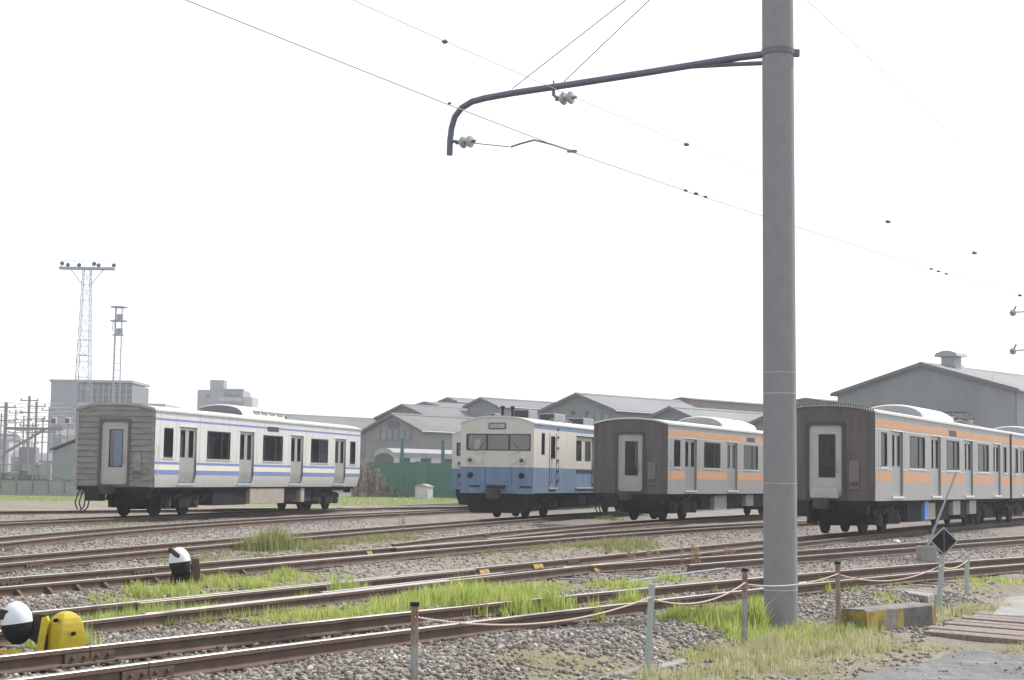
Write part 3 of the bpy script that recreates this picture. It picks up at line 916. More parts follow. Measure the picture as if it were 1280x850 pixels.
    MB().prism(poly, -0.06, LCAR + 0.06).build('roof', style['roof'], e, smooth=True)
    if style.get('roofribs'):
        for k in range(40):
            x = -1.36 + 2.72 * k / 39
            MB().box(x - 0.018, x + 0.018, -0.075, -0.02, arch(x, 1.44) - 0.03, arch(x, 1.44) + 0.05).build('roof_corrugation', style['roofribs'], e)
    # roof cooler with a domed section
    def acprof(w, h, n=18):
        p = []
        for k in range(n + 1):
            a = math.pi * k / n
            p.append((w * math.cos(a), 3.55 + (h + 0.06) * math.sin(a) ** 0.7))
        return p
    a0, a1 = style.get('ac', (7.3, 11.9))
    secs = [(a0, 0.93, 0.335), (a0 + 0.06, 0.98, 0.37), (a0 + 0.25, 1.0, 0.385), (a1 - 0.9, 1.0, 0.385), (a1 - 0.25, 0.97, 0.32), (a1, 0.9, 0.20)]
    b = MB()
    vs, fs = [], []
    n = 19
    for y, w, h in secs:
        vs += [(x, y, z) for x, z in acprof(w, h)]
    for i in range(len(secs) - 1):
        for k in range(n - 1):
            fs.append((i * n + k, i * n + k + 1, (i + 1) * n + k + 1, (i + 1) * n + k))
    b.add(vs, fs)
    ac = b.build('roof_cooler', style['roof'], e, smooth=True)
    b = MB().add([(x, a0 - 0.002, z) for x, z in acprof(0.94, 0.338)], [tuple(range(19))])
    b.build('cooler_end_plate', style['acend'], ac)
    b = MB().add([(x, a1 + 0.002, z) for x, z in acprof(0.9, 0.20)], [tuple(range(19))[::-1]])
    b.build('cooler_end_plate', style['acend'], ac)
    for k in range(4 if style.get('curtain') else 0):
        yy = a0 + 1.0 + k * 0.75
        MB().box(0.84, 0.99, yy, yy + 0.55, 3.66, 3.80).build('cooler_grille', M_galv, ac)
    MB().box(-0.35, 0.35, a1 + 0.7, a1 + 1.5, 3.55, 3.76).build('roof_vent', style.get('ventm', M_galv), e, bevel=0.04)
    MB().tube([(0.1, a1 + 0.6, 3.6), (0.1, a1 + 0.6, 3.95)], 0.02, 6).build('antenna', M_dark_steel, e)
    # underframe
    MB().box(-1.2, 1.2, 0.2, LCAR - 0.2, 0.88, 0.99).build('underframe', M_black, e)
    under_gear(e, label)
    bogie(e, 2.9)
    bogie(e, LCAR - 2.9)
    for y0_, y1_, zb, mt, x1_ in style['boxes']:
        MB().box(-1.15, x1_, y0_, y1_, zb - 0.04, 0.93).build('equipment_box', mt, e, bevel=0.015)
    return e
M_stain = mat('stainless_cream', (0.56, 0.56, 0.53), 0.5, 0.25, (0.66, 0.655, 0.635), 1.6, 0.9, stretch=(1, 2.2, 0.5))
M_stain_o = mat('stainless_dull', (0.265, 0.265, 0.268), 0.5, 0.35, (0.335, 0.328, 0.32), 1.6, 0.9, stretch=(1, 2.2, 0.5))
M_roofw = mat('white_roof_paint', (0.62, 0.62, 0.60), 0.42, 0.1, (0.50, 0.49, 0.47), 1.3, 1)
M_blue = mat('stripe_blue', (0.13, 0.18, 0.42), 0.55, 0, (0.18, 0.23, 0.46), 4)
M_cream = mat('stripe_cream', (0.64, 0.62, 0.52), 0.5, 0, (0.69, 0.67, 0.57), 4)
M_orange = mat('stripe_orange', (0.53, 0.275, 0.14), 0.65, 0, (0.44, 0.24, 0.135), 2)
M_end_grey = mat('weathered_grey_end', (0.165, 0.152, 0.142), 0.85, 0, (0.30, 0.28, 0.265), 2.6, 1.2, 0.15, 30, stretch=(0.6, 1, 2.5))
M_end_brown = mat('sooty_brown_end', (0.058, 0.048, 0.048), 0.85, 0, (0.135, 0.114, 0.108), 2.2, 0.9, 0.1, 30, stretch=(2.0, 1, 0.45))
M_door_w = mat('gangway_door_offwhite', (0.36, 0.34, 0.31), 0.6, 0, (0.44, 0.42, 0.385), 2.5)
M_door_g = mat('door_stainless', (0.42, 0.41, 0.385), 0.4, 0.5, (0.50, 0.49, 0.46), 2)
M_door_o = mat('door_stainless_dull', (0.255, 0.255, 0.26), 0.42, 0.5, (0.31, 0.31, 0.31), 2)
M_trim = mat('bright_trim', (0.66, 0.65, 0.62), 0.35, 0.4)
M_cloth_blue = mat('blue_hanging_cloth', (0.12, 0.30, 0.72), 0.9, 0, (0.30, 0.45, 0.75), 3)
M_box_tan = mat('tan_equipment_paint', (0.30, 0.255, 0.22), 0.7, 0, (0.38, 0.33, 0.29), 3)
M_box_grey = mat('grey_equipment_paint', (0.30, 0.295, 0.28), 0.7, 0, (0.36, 0.35, 0.335), 3)
M_box_blue = mat('bright_blue_box', (0.10, 0.27, 0.65), 0.6, 0, (0.13, 0.3, 0.7), 3)
M_acend = mat('cooler_end_grey', (0.12, 0.12, 0.125), 0.7, 0, (0.17, 0.165, 0.16), 2)
styleA = dict(body=M_stain, door=M_door_g, trim=M_trim, roof=M_roofw, end=M_end_grey, ribs=M_end_grey, frame=mat('door_surround_dark', (0.10, 0.095, 0.095), 0.8), edoor=M_door_w, panel=M_end_grey, post=M_end_grey,
              post2=mat('pale_corner', (0.30, 0.29, 0.275), 0.7), curtain=M_cloth_blue, acend=M_acend, curved=True, roofribs=M_end_grey, ventm=M_black, ac=(7.9, 12.2),
              bands=[(1.40, 1.535, M_blue), (1.54, 1.70, M_cream), (1.72, 1.80, M_blue), (3.13, 3.20, M_blue)],
              boxes=[(5.0, 7.9, 0.38, M_black, 1.18), (8.1, 11.4, 0.40, M_box_tan, 1.25), (11.6, 12.9, 0.5, M_black, 1.18), (13.2, 13.6, 0.42, M_box_tan, 1.22)])
styleO = dict(body=M_stain_o, door=M_door_o, trim=M_trim, roof=M_roofw, end=M_end_brown, frame=mat('door_surround_brown', (0.05, 0.045, 0.047), 0.8), edoor=M_door_w, panel=mat('panel_brown_grey', (0.13, 0.11, 0.10), 0.8, 0, (0.17, 0.145, 0.13), 3), post=M_end_brown, post2=M_end_brown,
              acend=mat('cooler_end_pale', (0.27, 0.27, 0.28), 0.6, 0.1, (0.33, 0.33, 0.33), 2), ac=(7.4, 12.2),
              bands=[(1.50, 1.79, M_orange), (3.03, 3.24, M_orange)])
styleC = dict(styleO, boxes=[(4.6, 5.6, 0.45, M_black, 1.1), (5.8, 7.3, 0.40, M_box_grey, 1.2), (7.6, 9.6, 0.5, M_black, 1.1), (9.75, 10.75, 0.52, M_box_grey, 1.22), (11.0, 12.0, 0.45, M_black, 1.15), (12.6, 13.5, 0.52, M_box_grey, 1.22)],
              edoor=mat('gangway_door_beige', (0.30, 0.285, 0.25), 0.6, 0, (0.37, 0.35, 0.31), 2.5), roofribs=None)
styleD = dict(styleO, plate=True, roofribs=M_end_brown, boxes=[(4.6, 6.4, 0.36, M_black, 1.15), (6.55, 7.05, 0.40, M_box_blue, 1.23), (7.1, 8.1, 0.40, M_box_tan, 1.2), (8.3, 10.3, 0.36, M_black, 1.15), (10.6, 11.7, 0.5, M_box_grey, 1.22), (12.0, 13.0, 0.38, M_black, 1.15), (13.2, 14.3, 0.5, M_box_grey, 1.22)])
carA = commuter_car('stainless commuter car with blue and cream stripes and grey ribbed end wall', styleA, A_C, A_H)
carC = commuter_car('orange-striped commuter car in the middle, brown end and beige gangway door, beside the blue railcar', styleC, C_C, C_H)
carD = commuter_car('orange-striped commuter car just right of the concrete pole, dark sooty end with footplate', styleD, D_C, D_H)
M_panto = mat('pantograph_steel', (0.10, 0.10, 0.105), 0.6, 0.3)
pg = MB()
for x in (-0.55, 0.55):
    pg.bar((x, 13.2, 3.86), (x * 0.8, 15.6, 3.98), 0.05)
    pg.bar((x, 16.6, 3.86), (x * 0.8, 14.0, 3.98), 0.05)
for y in (13.2, 16.6):
    pg.bar((-0.7, y, 3.86), (0.7, y, 3.86), 0.06)
for y in (14.7, 15.0):
    pg.bar((-0.85, y, 4.04), (0.85, y, 4.04), 0.05)
pg.bar((-0.85, 14.7, 4.04), (-1.0, 14.7, 3.92), 0.04); pg.bar((0.85, 14.7, 4.04), (1.0, 14.7, 3.92), 0.04)
po_ = pg.build('pantograph', M_panto, carD)
for x in (-0.6, 0.6):
    for y in (13.3, 16.5):
        MB().lathe([(0.05, 3.6), (0.09, 3.66), (0.05, 3.72), (0.09, 3.78), (0.05, 3.84)], (x, y, 0), 10).build('insulator', M_porcelain, po_, smooth=True)
MB().tube([(0.8, 12.8, 3.6), (0.85, 13.5, 3.72), (0.75, 15, 3.66), (0.8, 17.5, 3.6)], 0.03, 6).build('roof_cable', M_panto, carD)
carD2 = commuter_car('orange-striped commuter car coupled behind, cut by the right edge of the picture', styleC, D_C, D_H, LCAR + 0.45)

# ------------------------------------------------------------------ blue and cream railcar
M_rc_cream = mat('railcar_cream', (0.49, 0.465, 0.41), 0.65, 0, (0.575, 0.55, 0.49), 1.8, 1, stretch=(1.5, 1.5, 0.6))
M_rc_blue = mat('railcar_blue', (0.09, 0.15, 0.265), 0.7, 0, (0.17, 0.235, 0.34), 1.6, 1.1, stretch=(1.8, 1.8, 0.5))
M_rc_roof = mat('railcar_roof', (0.42, 0.42, 0.42), 0.45, 0.3, (0.55, 0.55, 0.54), 1.0, 1)
M_lamp = mat('lamp_lens', (0.55, 0.52, 0.46), 0.2, 0.2)
M_wiper = mat('wiper_grey', (0.28, 0.27, 0.25), 0.6)
def railcar(label, corner, hd, group=None):
    c = centre(corner, hd)
    e = thing('railcar', label, 'railcar', (c[0], c[1], 0), -hd, group)
    zs = 1.84
    zb = 0.92
    def rarch(x):
        return arch(x, W2, 3.42, 3.67)
    # front: lower blue apron, upper cream mask with the wide window and the route blind
    b = MB()
    wall(b, [-W2, W2], [zb, zs], [], lambda u, v: (u, 0.0, v), lambda u, v: (u, 0.07, v))
    b.box(-W2, W2, 0.0, 0.07, zb - 0.03, zb)
    b.build('front_apron', M_rc_blue, e)
    xs = [-W2 + 2 * W2 * k / 28 for k in range(29)]
    b = MB()
    wall(b, xs, [zs, 3.42], [(-1.18, 1.28, 2.43, 3.03)], lambda u, v: (u, 0.0, v), lambda u, v: (u, 0.07, v), top=rarch)
    b.build('front_mask', M_rc_cream, e)
    f = MB()
    ring(f, (-1.18, 1.28, 2.43, 3.03), 0.04, 0.09, lambda u, v, d=0.0: (u, -0.012 + d, v), 0.06)
    f.box(-0.42, -0.37, 0.0, 0.05, 2.46, 3.0)
    f.box(0.43, 0.48, 0.0, 0.05, 2.46, 3.0)
    fo = f.build('windscreen', M_gasket, e)
    for a, bb in ((-1.15, -0.42), (-0.37, 0.43), (0.48, 1.25)):
        MB().add([(a, 0.035, 2.45), (bb, 0.035, 2.45), (bb, 0.035, 3.01), (a, 0.035, 3.01)], [(0, 1, 2, 3)]).build('pane', glass('windscreen_glass', (0.55, 0.60, 0.66), 0.05, 0.10, 0.75), fo)
    for x0, x1 in ((-0.80, -0.52), (0.82, 0.60)):
        w = MB().bar((x0, -0.03, 2.40), (x1, -0.035, 2.72), 0.022)
        w.lathe([(0.03, -0.04), (0.03, 0.01)], (x0, 0, 2.40), 8, 'y')
        w.build('wiper', M_wiper, e)
    bl = MB().prism(rounded(-0.33, 0.33, 3.20, 3.43, 0.04), -0.02, 0.02, 'y')
    bo = bl.build('route_blind', M_gasket, e)
    MB().box(-0.29, 0.29, -0.026, -0.02, 3.235, 3.395).build('blind_glass', mat('blind_pale', (0.32, 0.36, 0.40), 0.15, 0, (0.2, 0.23, 0.26), 3), bo)
    for x in (-1.02, 0.95):
        l = MB().lathe([(0.135, 0.0), (0.135, -0.05), (0.11, -0.065), (0.105, -0.03), (0.0, -0.02)], (x, 0, 2.07), 20, 'y')
        lo = l.build('headlight', M_rc_cream, e, smooth=True)
        MB().lathe([(0.07, -0.03), (0.05, -0.05), (0.0, -0.055)], (x, 0, 2.07), 14, 'y').build('lens', M_gasket, lo)
    for x in (-0.66, 0.61):
        l = MB().lathe([(0.125, 0.0), (0.125, -0.03), (0.10, -0.035), (0.0, -0.02)], (x, 0, 2.07), 20, 'y')
        l.build('blanked_lamp', M_rc_cream, e, smooth=True)
        MB().tube([(x - 0.15, -0.03, 2.30), (x - 0.1, -0.06, 2.32), (x + 0.22, -0.06, 2.36), (x + 0.25, -0.03, 2.38)], 0.013, 6).build('step_handle', M_rc_cream, e)
    for x in (-1.0, 0.96):
        MB().lathe([(0.10, 0.0), (0.10, -0.06), (0.06, -0.07)], (x, 0, 1.54), 14, 'y').build('vent_socket', M_black, e)
        MB().box(x - 0.05, x + 0.36, -0.04, 0.0, 1.12, 1.17).build('footstep', M_dark_steel, e)
    for x0, x1 in ((-0.56, -0.44), (0.44, 0.56)):
        MB().box(x0, x1, -0.035, 0.0, zb, zs - 0.02).build('apron_rib', M_rc_blue, e)
    MB().prism([(-0.36, 1.19), (0.36, 1.19), (0.30, 1.06), (-0.30, 1.06)], -0.12, 0.0, 'y').build('coupler_cover', M_dark_steel, e)
    cp = MB().box(-0.14, 0.14, -0.35, 0.5, 0.75, 1.0)
    cp.prism([(-0.2, -0.55), (0.2, -0.55), (0.2, -0.3), (-0.2, -0.3)], 0.7, 1.05, 'z')
    cp.build('coupler', M_dust_steel, e, bevel=0.02)
    MB().prism([(-1.05, 0.2), (1.05, 0.2), (1.22, 0.62), (1.22, 0.9), (-1.22, 0.9), (-1.22, 0.62)], 0.12, 0.18, 'y').build('pilot_plate', M_black, e)
    MB().box(-1.15, 1.15, 0.3, 1.15, 0.34, 0.88).build('front_gear', M_black, e)
    MB().box(-1.12, 1.12, 4.25, 8.0, 0.36, 0.84).build('engine_case', M_black, e)
    for x in (-0.5, 0.5, 0.7):
        MB().tube([(x, -0.02, 0.92), (x, -0.12, 0.7), (x + 0.08, -0.14, 0.5), (x + 0.15, -0.05, 0.62)], 0.024, 6).build('brake_hose', M_black, e)
    # sides
    L = LCAR
    for s in (1, -1):
        holes_hi = [(0.85, 1.25, 2.30, 3.10), (1.95, 2.50, 2.18, 3.02), (5.10, 7.60, zs, 3.12)] + [(9 + 1.7 * k, 10.2 + 1.7 * k, 2.2, 3.0) for k in range(5)]
        b = MB()
        wall(b, [0, L], [zs, 3.42], holes_hi, lambda u, v, s=s: (s * W2, u, v), lambda u, v, s=s: (s * (W2 - 0.07), u, v))
        b.build('upper_side', M_rc_cream, e)
        b = MB()
        wall(b, [0, L], [zb, zs], [(5.10, 7.60, 1.15, zs)], lambda u, v, s=s: (s * W2, u, v), lambda u, v, s=s: (s * (W2 - 0.07), u, v))
        b.build('lower_side', M_rc_blue, e)
        MB().box(*sorted((s * 1.395, s * 1.404)), 0.01, L - 0.01, 3.24, 3.40).build('painted_band', M_rc_blue, e)
        for a, bb, za, zb_ in holes_hi[:2] + holes_hi[3:]:
            f = MB()
            ring(f, (a, bb, za, zb_), 0.035, 0.04, lambda u, v, d=0.0, s=s: (s * (W2 - d), u, v), 0.03)
            fo = f.build('window', M_gasket, e)
            MB().add([(s * 1.365, a, za), (s * 1.365, bb, za), (s * 1.365, bb, zb_), (s * 1.365, a, zb_)], [(0, 1, 2, 3)]).build('pane', G_dark, fo)
        # cab door: seam, rails, step
        for yy in (1.80, 2.62):
            MB().box(*sorted((s * 1.395, s * 1.41)), yy - 0.015, yy + 0.015, 1.12, 3.12).build('cab_door_seam', M_gasket, e)
            MB().tube([(s * 1.40, yy + 0.12, 1.3), (s * 1.46, yy + 0.12, 1.33), (s * 1.46, yy + 0.12, 2.15), (s * 1.40, yy + 0.12, 2.18)], 0.018, 6).build('grab_rail', M_galv, e)
        for zz in (1.35, 1.7, 2.1, 2.55, 2.95, 3.25):
            MB().box(*sorted((s * 1.395, s * 1.44)), 2.74, 2.84, zz, zz + 0.07).build('ladder_rung', M_dark_steel, e)
        MB().box(*sorted((s * 1.38, s * 1.45)), 1.75, 2.66, 1.07, 1.115).build('door_step', M_trim, e)
        # wide recessed side door of two leaves
        for q in (0, 1):
            u0 = 5.12 + q * 1.24
            u1 = u0 + 1.22
            dl = MB()
            wall(dl, [u0, u1], [zs + 0.003, 3.10], [(u0 + 0.18, u1 - 0.22, 2.15, 2.95)], lambda u, v, s=s: (s * 1.31, u, v), lambda u, v, s=s: (s * 1.27, u, v))
            do = dl.build('door_leaf', M_rc_cream, e)
            MB().add([(s * 1.29, u0 + 0.18, 2.15), (s * 1.29, u1 - 0.22, 2.15), (s * 1.29, u1 - 0.22, 2.95), (s * 1.29, u0 + 0.18, 2.95)], [(0, 1, 2, 3)]).build('pane', G_dark, do)
            MB().box(*sorted((s * 1.27, s * 1.312)), u0, u1, 1.16, zs).build('door_lower_panel', M_rc_blue, do)
        MB().box(*sorted((s * 1.25, s * 1.45)), 5.06, 7.64, 1.08, 1.145).build('door_step', M_trim, e)
        MB().tube([(s * 1.40, 8.9, 3.38), (s * 1.43, 8.9, 3.3), (s * 1.43, 8.9, 2.9)], 0.03, 6).build('drain_pipe', M_rc_cream, e)
        MB().box(*sorted((s * 1.37, s * 1.43)), -0.01, L, 3.405, 3.45).build('gutter', M_rc_roof, e)
    b = MB()
    wall(b, xs, [zb, 3.42], [], lambda u, v: (u, L, v), lambda u, v: (u, L - 0.07, v), top=rarch)
    b.build('rear_wall', M_rc_cream, e)
    MB().box(-1.3, 1.3, 0.08, L - 0.08, 1.0, 1.09).build('floor', M_floor, e)
    MB().box(-1.28, 1.28, 1.5, 1.55, 1.1, 3.35).build('cab_bulkhead', mat('bulkhead_grey', (0.42, 0.45, 0.48), 0.7), e)
    MB().box(-1.2, 1.2, 0.12, 0.55, 1.1, 2.3).build('driving_desk', M_dark_steel, e)
    MB().box(-0.95, -0.72, 0.2, 0.32, 2.3, 2.85).build('cab_instrument', M_trim, e)
    xs2 = [-1.42 + 2.84 * k / 24 for k in range(25)]
    poly = [(x, arch(x, 1.42, 3.42, 3.67) + 0.02) for x in xs2] + [(x, arch(x, 1.42, 3.42, 3.67) - 0.04) for x in xs2[::-1]]
    MB().prism(poly, -0.03, L + 0.03).build('roof', M_rc_roof, e, smooth=True)
    for x, y0, y1, w, h in ((0.35, 1.6, 2.6, 0.6, 0.3), (0.35, 4.6, 6.0, 0.65, 0.28), (-0.55, 1.0, 1.6, 0.2, 0.14), (0.3, 8.5, 10, 0.7, 0.25)):
        o = MB().box(x - w / 2, x + w / 2, y0, y1, 3.62, 3.68 + h).build('roof_box', M_galv, e, bevel=0.03)
        MB().box(x - w / 2 + 0.03, x + w / 2 - 0.03, y0 - 0.012, y0, 3.68, 3.64 + h).build('box_louvre', M_gasket, o)
    for x, y in ((-0.2, 1.1), (0.15, 1.2)):
        MB().lathe([(0.05, 3.66), (0.05, 3.98), (0.08, 4.0), (0.08, 4.08)], (x, y, 0), 10).build('whistle', M_dark_steel, e)
    for k in range(3):
        MB().tube([(0.75, 3.5 + k, 3.62), (0.9, 3.6 + k, 3.72), (1.0, 3.9 + k, 3.6)], 0.02, 6).build('roof_conduit', M_galv, e)
    MB().box(-1.2, 1.2, 0.25, L - 0.2, 0.82, 0.93).build('underframe', M_black, e)
    under_gear(e, label, 0.84)
    bogie(e, 2.7)
    bogie(e, L - 2.7)
    for y0, y1, z, m in ((4.5, 6.2, 0.42, M_black), (6.4, 7.3, 0.5, M_dust_steel), (7.5, 10.5, 0.4, M_black), (11, 14, 0.4, M_black)):
        MB().box(-1.15, 1.15, y0, y1, z, 0.83).build('equipment_box', m, e)
    return e
carB = railcar('blue and cream railcar in the centre, front with three-pane windscreen facing the camera', B_C, B_H)
carE = railcar('second blue and cream railcar, only a sliver showing left of the front one', E_C, E_H)

# ------------------------------------------------------------------ old white coach behind the green fence
cw = atd(480, 570, 152)
e = thing('old_coach', 'old white coach body with arched brown end behind the green fence', 'coach', (cw.x, cw.y, 0.1), -R(48))
M_ow = mat('old_white_paint', (0.40, 0.41, 0.42), 0.7, 0, (0.50, 0.50, 0.50), 1)
prof = [(x, arch(x, 1.4, 3.45, 3.85)) for x in [-1.4 + 2.8 * k / 16 for k in range(17)]]
MB().prism([(-1.4, 0.8)] + [(x, min(z, 3.45)) for x, z in prof] + [(1.4, 0.8)], 0.05, 13).build('body', M_ow, e)
MB().prism([(x, z + 0.02) for x, z in prof] + [(x, z - 0.45) for x, z in prof[::-1]], -0.05, 13.05).build('roof', mat('old_coach_roof', (0.27, 0.27, 0.28), 0.8, 0, (0.35, 0.35, 0.36), 1), e, smooth=True)
MB().prism([(-1.36, 0.85)] + [(x * 0.97, z - 0.03) for x, z in prof] + [(1.36, 0.85)], 0.0, 0.045).build('end_wall', M_end_brown, e)
for k in range(5):
    f = MB().box(1.395, 1.42, 0.7 + k * 2.5, 1.9 + k * 2.5, 2.2, 3.0).build('window', M_gasket, e)
    MB().box(1.42, 1.425, 0.8 + k * 2.5, 1.8 + k * 2.5, 2.3, 2.9).build('pane', mat('coach_pane', (0.05, 0.06, 0.06), 0.15), f)
MB().box(-1.1, 1.1, 0.5, 12.5, -0.4, 0.8).build('underframe', M_black, e)

# ------------------------------------------------------------------ workshops
HB = R(42)
RD, GD = np.array([math.sin(HB), math.cos(HB)]), np.array([-math.cos(HB), math.sin(HB)])
M_wall_a = corrugated('corrugated_wall_grey', (0.17, 0.17, 0.175), (0.235, 0.235, 0.24), 14, 'X', 0.35, 0.7, 0.25)
M_wall_b = corrugated('corrugated_wall_blue_grey', (0.165, 0.175, 0.185), (0.23, 0.24, 0.25), 14, 'X', 0.35, 0.7, 0.3)
M_wall_b2 = corrugated('corrugated_wall_weathered', (0.185, 0.195, 0.205), (0.25, 0.255, 0.26), 14, 'X', 0.35, 0.7, 0.3)
M_wall_c = corrugated('corrugated_wall_tan', (0.20, 0.19, 0.18), (0.255, 0.245, 0.235), 14, 'X', 0.35, 0.7, 0.3)
M_roof_a = corrugated('slate_roof_grey', (0.115, 0.115, 0.12), (0.16, 0.16, 0.165), 8, 'Y', 0.3, 0.75, 0.2)
M_roof_b = corrugated('slate_roof_pale', (0.15, 0.155, 0.165), (0.20, 0.205, 0.21), 8, 'Y', 0.3, 0.75, 0.2)
M_brown_cl = mat('brown_clerestory', (0.20, 0.14, 0.122), 0.8, 0, (0.27, 0.205, 0.18), 0.3, 1)
M_trim_dk = mat('dark_rake_trim', (0.09, 0.09, 0.095), 0.7)
M_pane_far = mat('far_window_pane', (0.12, 0.15, 0.165), 0.25, 0, (0.2, 0.23, 0.24), 0.8)
def shed(label, peak, Z, leave, length, wallm, roofm, clear=None, wins=(), louver=False, half_r=1.0, ridge_vent=False):
    """gabled bay: peak pixel at depth Z, left eave pixel; ridge runs along RD"""
    P = atd(peak[0], peak[1], Z)
    lo, hi = 0.5, 60
    for _ in range(50):
        t = (lo + hi) / 2
        q = np.array([P.x, P.y]) + GD * t
        r_ = ray(leave[0], leave[1])
        if q[0] / q[1] > r_[0] / r_[1]: lo = t
        else: hi = t
    ev = atd(leave[0], leave[1], float(q[1])).z
    e = thing('workshop', label, 'building', (P.x, P.y, -0.35), -HB)
    # local: +y along the ridge, -x towards the left eave
    zr, ze = P.z + 0.35, ev + 0.35
    wl, wr = t, t * half_r
    zer = zr - (zr - ze) * half_r
    wi = 0.25
    MB().prism([(-wl + wi, 0), (wr - wi, 0), (wr - wi, zer - 0.05), (0, zr - 0.12), (-wl + wi, ze - 0.05)], 0.3, length).build('wall', wallm, e)
    for x, z, nm in ((-wl, ze, 'roof_slope'), (wr, zer, 'roof_slope')):
        th = 0.14
        MB().prism([(0, zr), (x, z), (x, z - th), (0, zr - th)], -0.1, length + 0.2).build(nm, roofm, e)
        MB().prism([(0, zr + 0.05), (x * 1.01, z + 0.05 - 0.01), (x * 1.01, z - 0.22), (0, zr - 0.22)], -0.22, -0.102).build('rake_board', M_trim_dk, e)
    MB().prism([(-0.28, zr - 0.06), (0, zr + 0.09), (0.28, zr - 0.06)], -0.2, length + 0.2).build('ridge_cap', roofm, e)
    for x, z in ((-wl, ze), (wr, zer)):
        MB().tube([(x * 1.015, -0.1, z - 0.12), (x * 1.015, length, z - 0.12)], 0.09, 6).build('gutter', M_galv, e)
    if louver:
        lv = MB().box(-0.75, 0.75, 0.2, 0.29, zr - 1.45, zr - 0.75).build('louvre_vent', M_trim_dk, e)
    for x0, x1, z0, z1, n in wins:
        w = (x1 - x0) / n
        for k in range(n):
            f = MB().box(x0 + k * w + 0.05, x0 + (k + 1) * w - 0.05, 0.19, 0.29, z0, z1).build('window', M_wall_b, e)
            MB().box(x0 + k * w + 0.15, x0 + (k + 1) * w - 0.15, 0.16, 0.188, z0 + 0.1, z1 - 0.1).build('pane', M_pane_far, f)
    if clear:
        y0, hh, m = clear
        cl = MB().box(-1.6, 1.6, y0, length, zr - 0.8, zr + hh).build('clerestory', m, e)
        MB().prism([(-1.9, zr + hh), (0, zr + hh + 0.3), (1.9, zr + hh)], y0 - 0.2, length).build('clerestory_roof', M_trim_dk, cl)
        for k in range(int((length - y0) / 6)):
            MB().box(1.6, 1.64, y0 + 1 + 6 * k, y0 + 6 + 6 * k, zr - 0.1, zr + hh - 0.25).build('panel', m, cl)
    return e, wl, zr, ze
W0 = shed('long low grey workshop roof behind the blue-striped train', (345, 517.5), 178, (300, 537), 70, M_wall_a, M_roof_a)
W2_ = shed('grey gabled workshop roof rising just behind the small louvred gable', (503, 505.5), 186, (462, 526), 60, M_wall_a, M_roof_a)
W2b = shed('pale slate workshop roof behind, between louvred gable and blue railcar', (531, 502.5), 200, (500, 512), 60, M_wall_a, M_roof_a)
W1 = shed('small grey workshop gable with dark louvre above the green fence', (490, 517), 166, (453, 538.5), 45, M_wall_c, M_roof_a, louver=True, wins=((-2.6, 2.6, 5.3, 6.35, 6),))
W4 = shed('workshop with small dark gable above the blue and cream railcar', (601, 497), 190, (580, 508), 70, M_wall_a, M_roof_a, clear=None)
W4b = shed('long flat monitor roof at the top of the workshop row left of the big gable', (560, 497), 215, (548, 502), 60, M_wall_c, M_roof_b)
W5 = shed('far workshop with long brown clerestory seen left of the concrete pole', (842, 511), 176, (800, 526), 40, M_wall_a, M_roof_b, clear=(1.5, 1.0, M_brown_cl))
W5b = shed('far workshop with brown clerestory between the pole and the big warehouse', (1000, 511), 150, (965, 524), 40, M_wall_a, M_roof_b, clear=(1.0, 0.75, M_brown_cl))
W3 = shed('grey gabled workshop with tall windows, behind the gap of railcar and orange train', (721, 491.5), 150, (674, 514), 15.5, M_wall_a, M_roof_b, wins=((0.1, 3.7, 5.9, 7.6, 4),))
for q in (-0.6, 1.0):
    MB().lathe([(0.16, 0.1), (0.16, 0.28)], (q, 0, W3[2] - 1.75), 10, 'y').build('round_vent', M_trim_dk, W3[0])
W6 = shed('small blue-grey gable peeping over the middle orange train', (838, 508.5), 138, (810, 522), 30, M_wall_b, M_roof_b)
W7 = shed('small grey gable mostly hidden by the concrete pole', (962, 517.5), 134, (929, 532.5), 25, M_wall_b, M_roof_b)
WR = shed('large corrugated warehouse gable with roof ventilator behind the right orange train', (1152, 453.5), 127, (1041, 492), 60, M_wall_b, M_roof_b)
vw = MB()
yv = 4.2
vo = MB().box(-0.55, 0.55, yv, yv + 1.2, WR[2] - 0.3, WR[2] + 0.75).build('roof_ventilator', M_galv, WR[0])
MB().prism([(-1.0, WR[2] + 0.75), (1.0, WR[2] + 0.75), (0.85, WR[2] + 1.0), (0.25, WR[2] + 1.2), (-0.25, WR[2] + 1.2), (-0.85, WR[2] + 1.0)], yv - 0.35, yv + 1.5).build('ventilator_hood', M_galv, vo)
MB().prism([(-0.9, WR[2] - 0.35), (0.9, WR[2] - 0.35), (0.58, WR[2] + 0.2), (-0.58, WR[2] + 0.2)], yv - 0.15, yv + 1.35).build('ventilator_skirt', M_galv, vo)
# patched sheets on the warehouse gable
for k in range(15):
    x = -WR[1] + 0.35 + k * (2 * WR[1] - 0.7) / 15
    w = (2 * WR[1] - 0.7) / 15
    zt = WR[2] - 0.25 - (WR[2] - WR[3]) * max(abs(x), abs(x + w)) / WR[1]
    r_ = random.Random(k)
    zmid = zt * r_.uniform(0.55, 0.7)
    for za, zb_ in ((0.3, zmid - 0.02), (zmid, zt)):
        MB().box(x + 0.001, x + w - 0.001, 0.235 + 0.006 * (k % 2), 0.297, za, zb_).build('cladding_sheet', r_.choice([M_wall_b, M_wall_b, M_wall_b2]), WR[0])

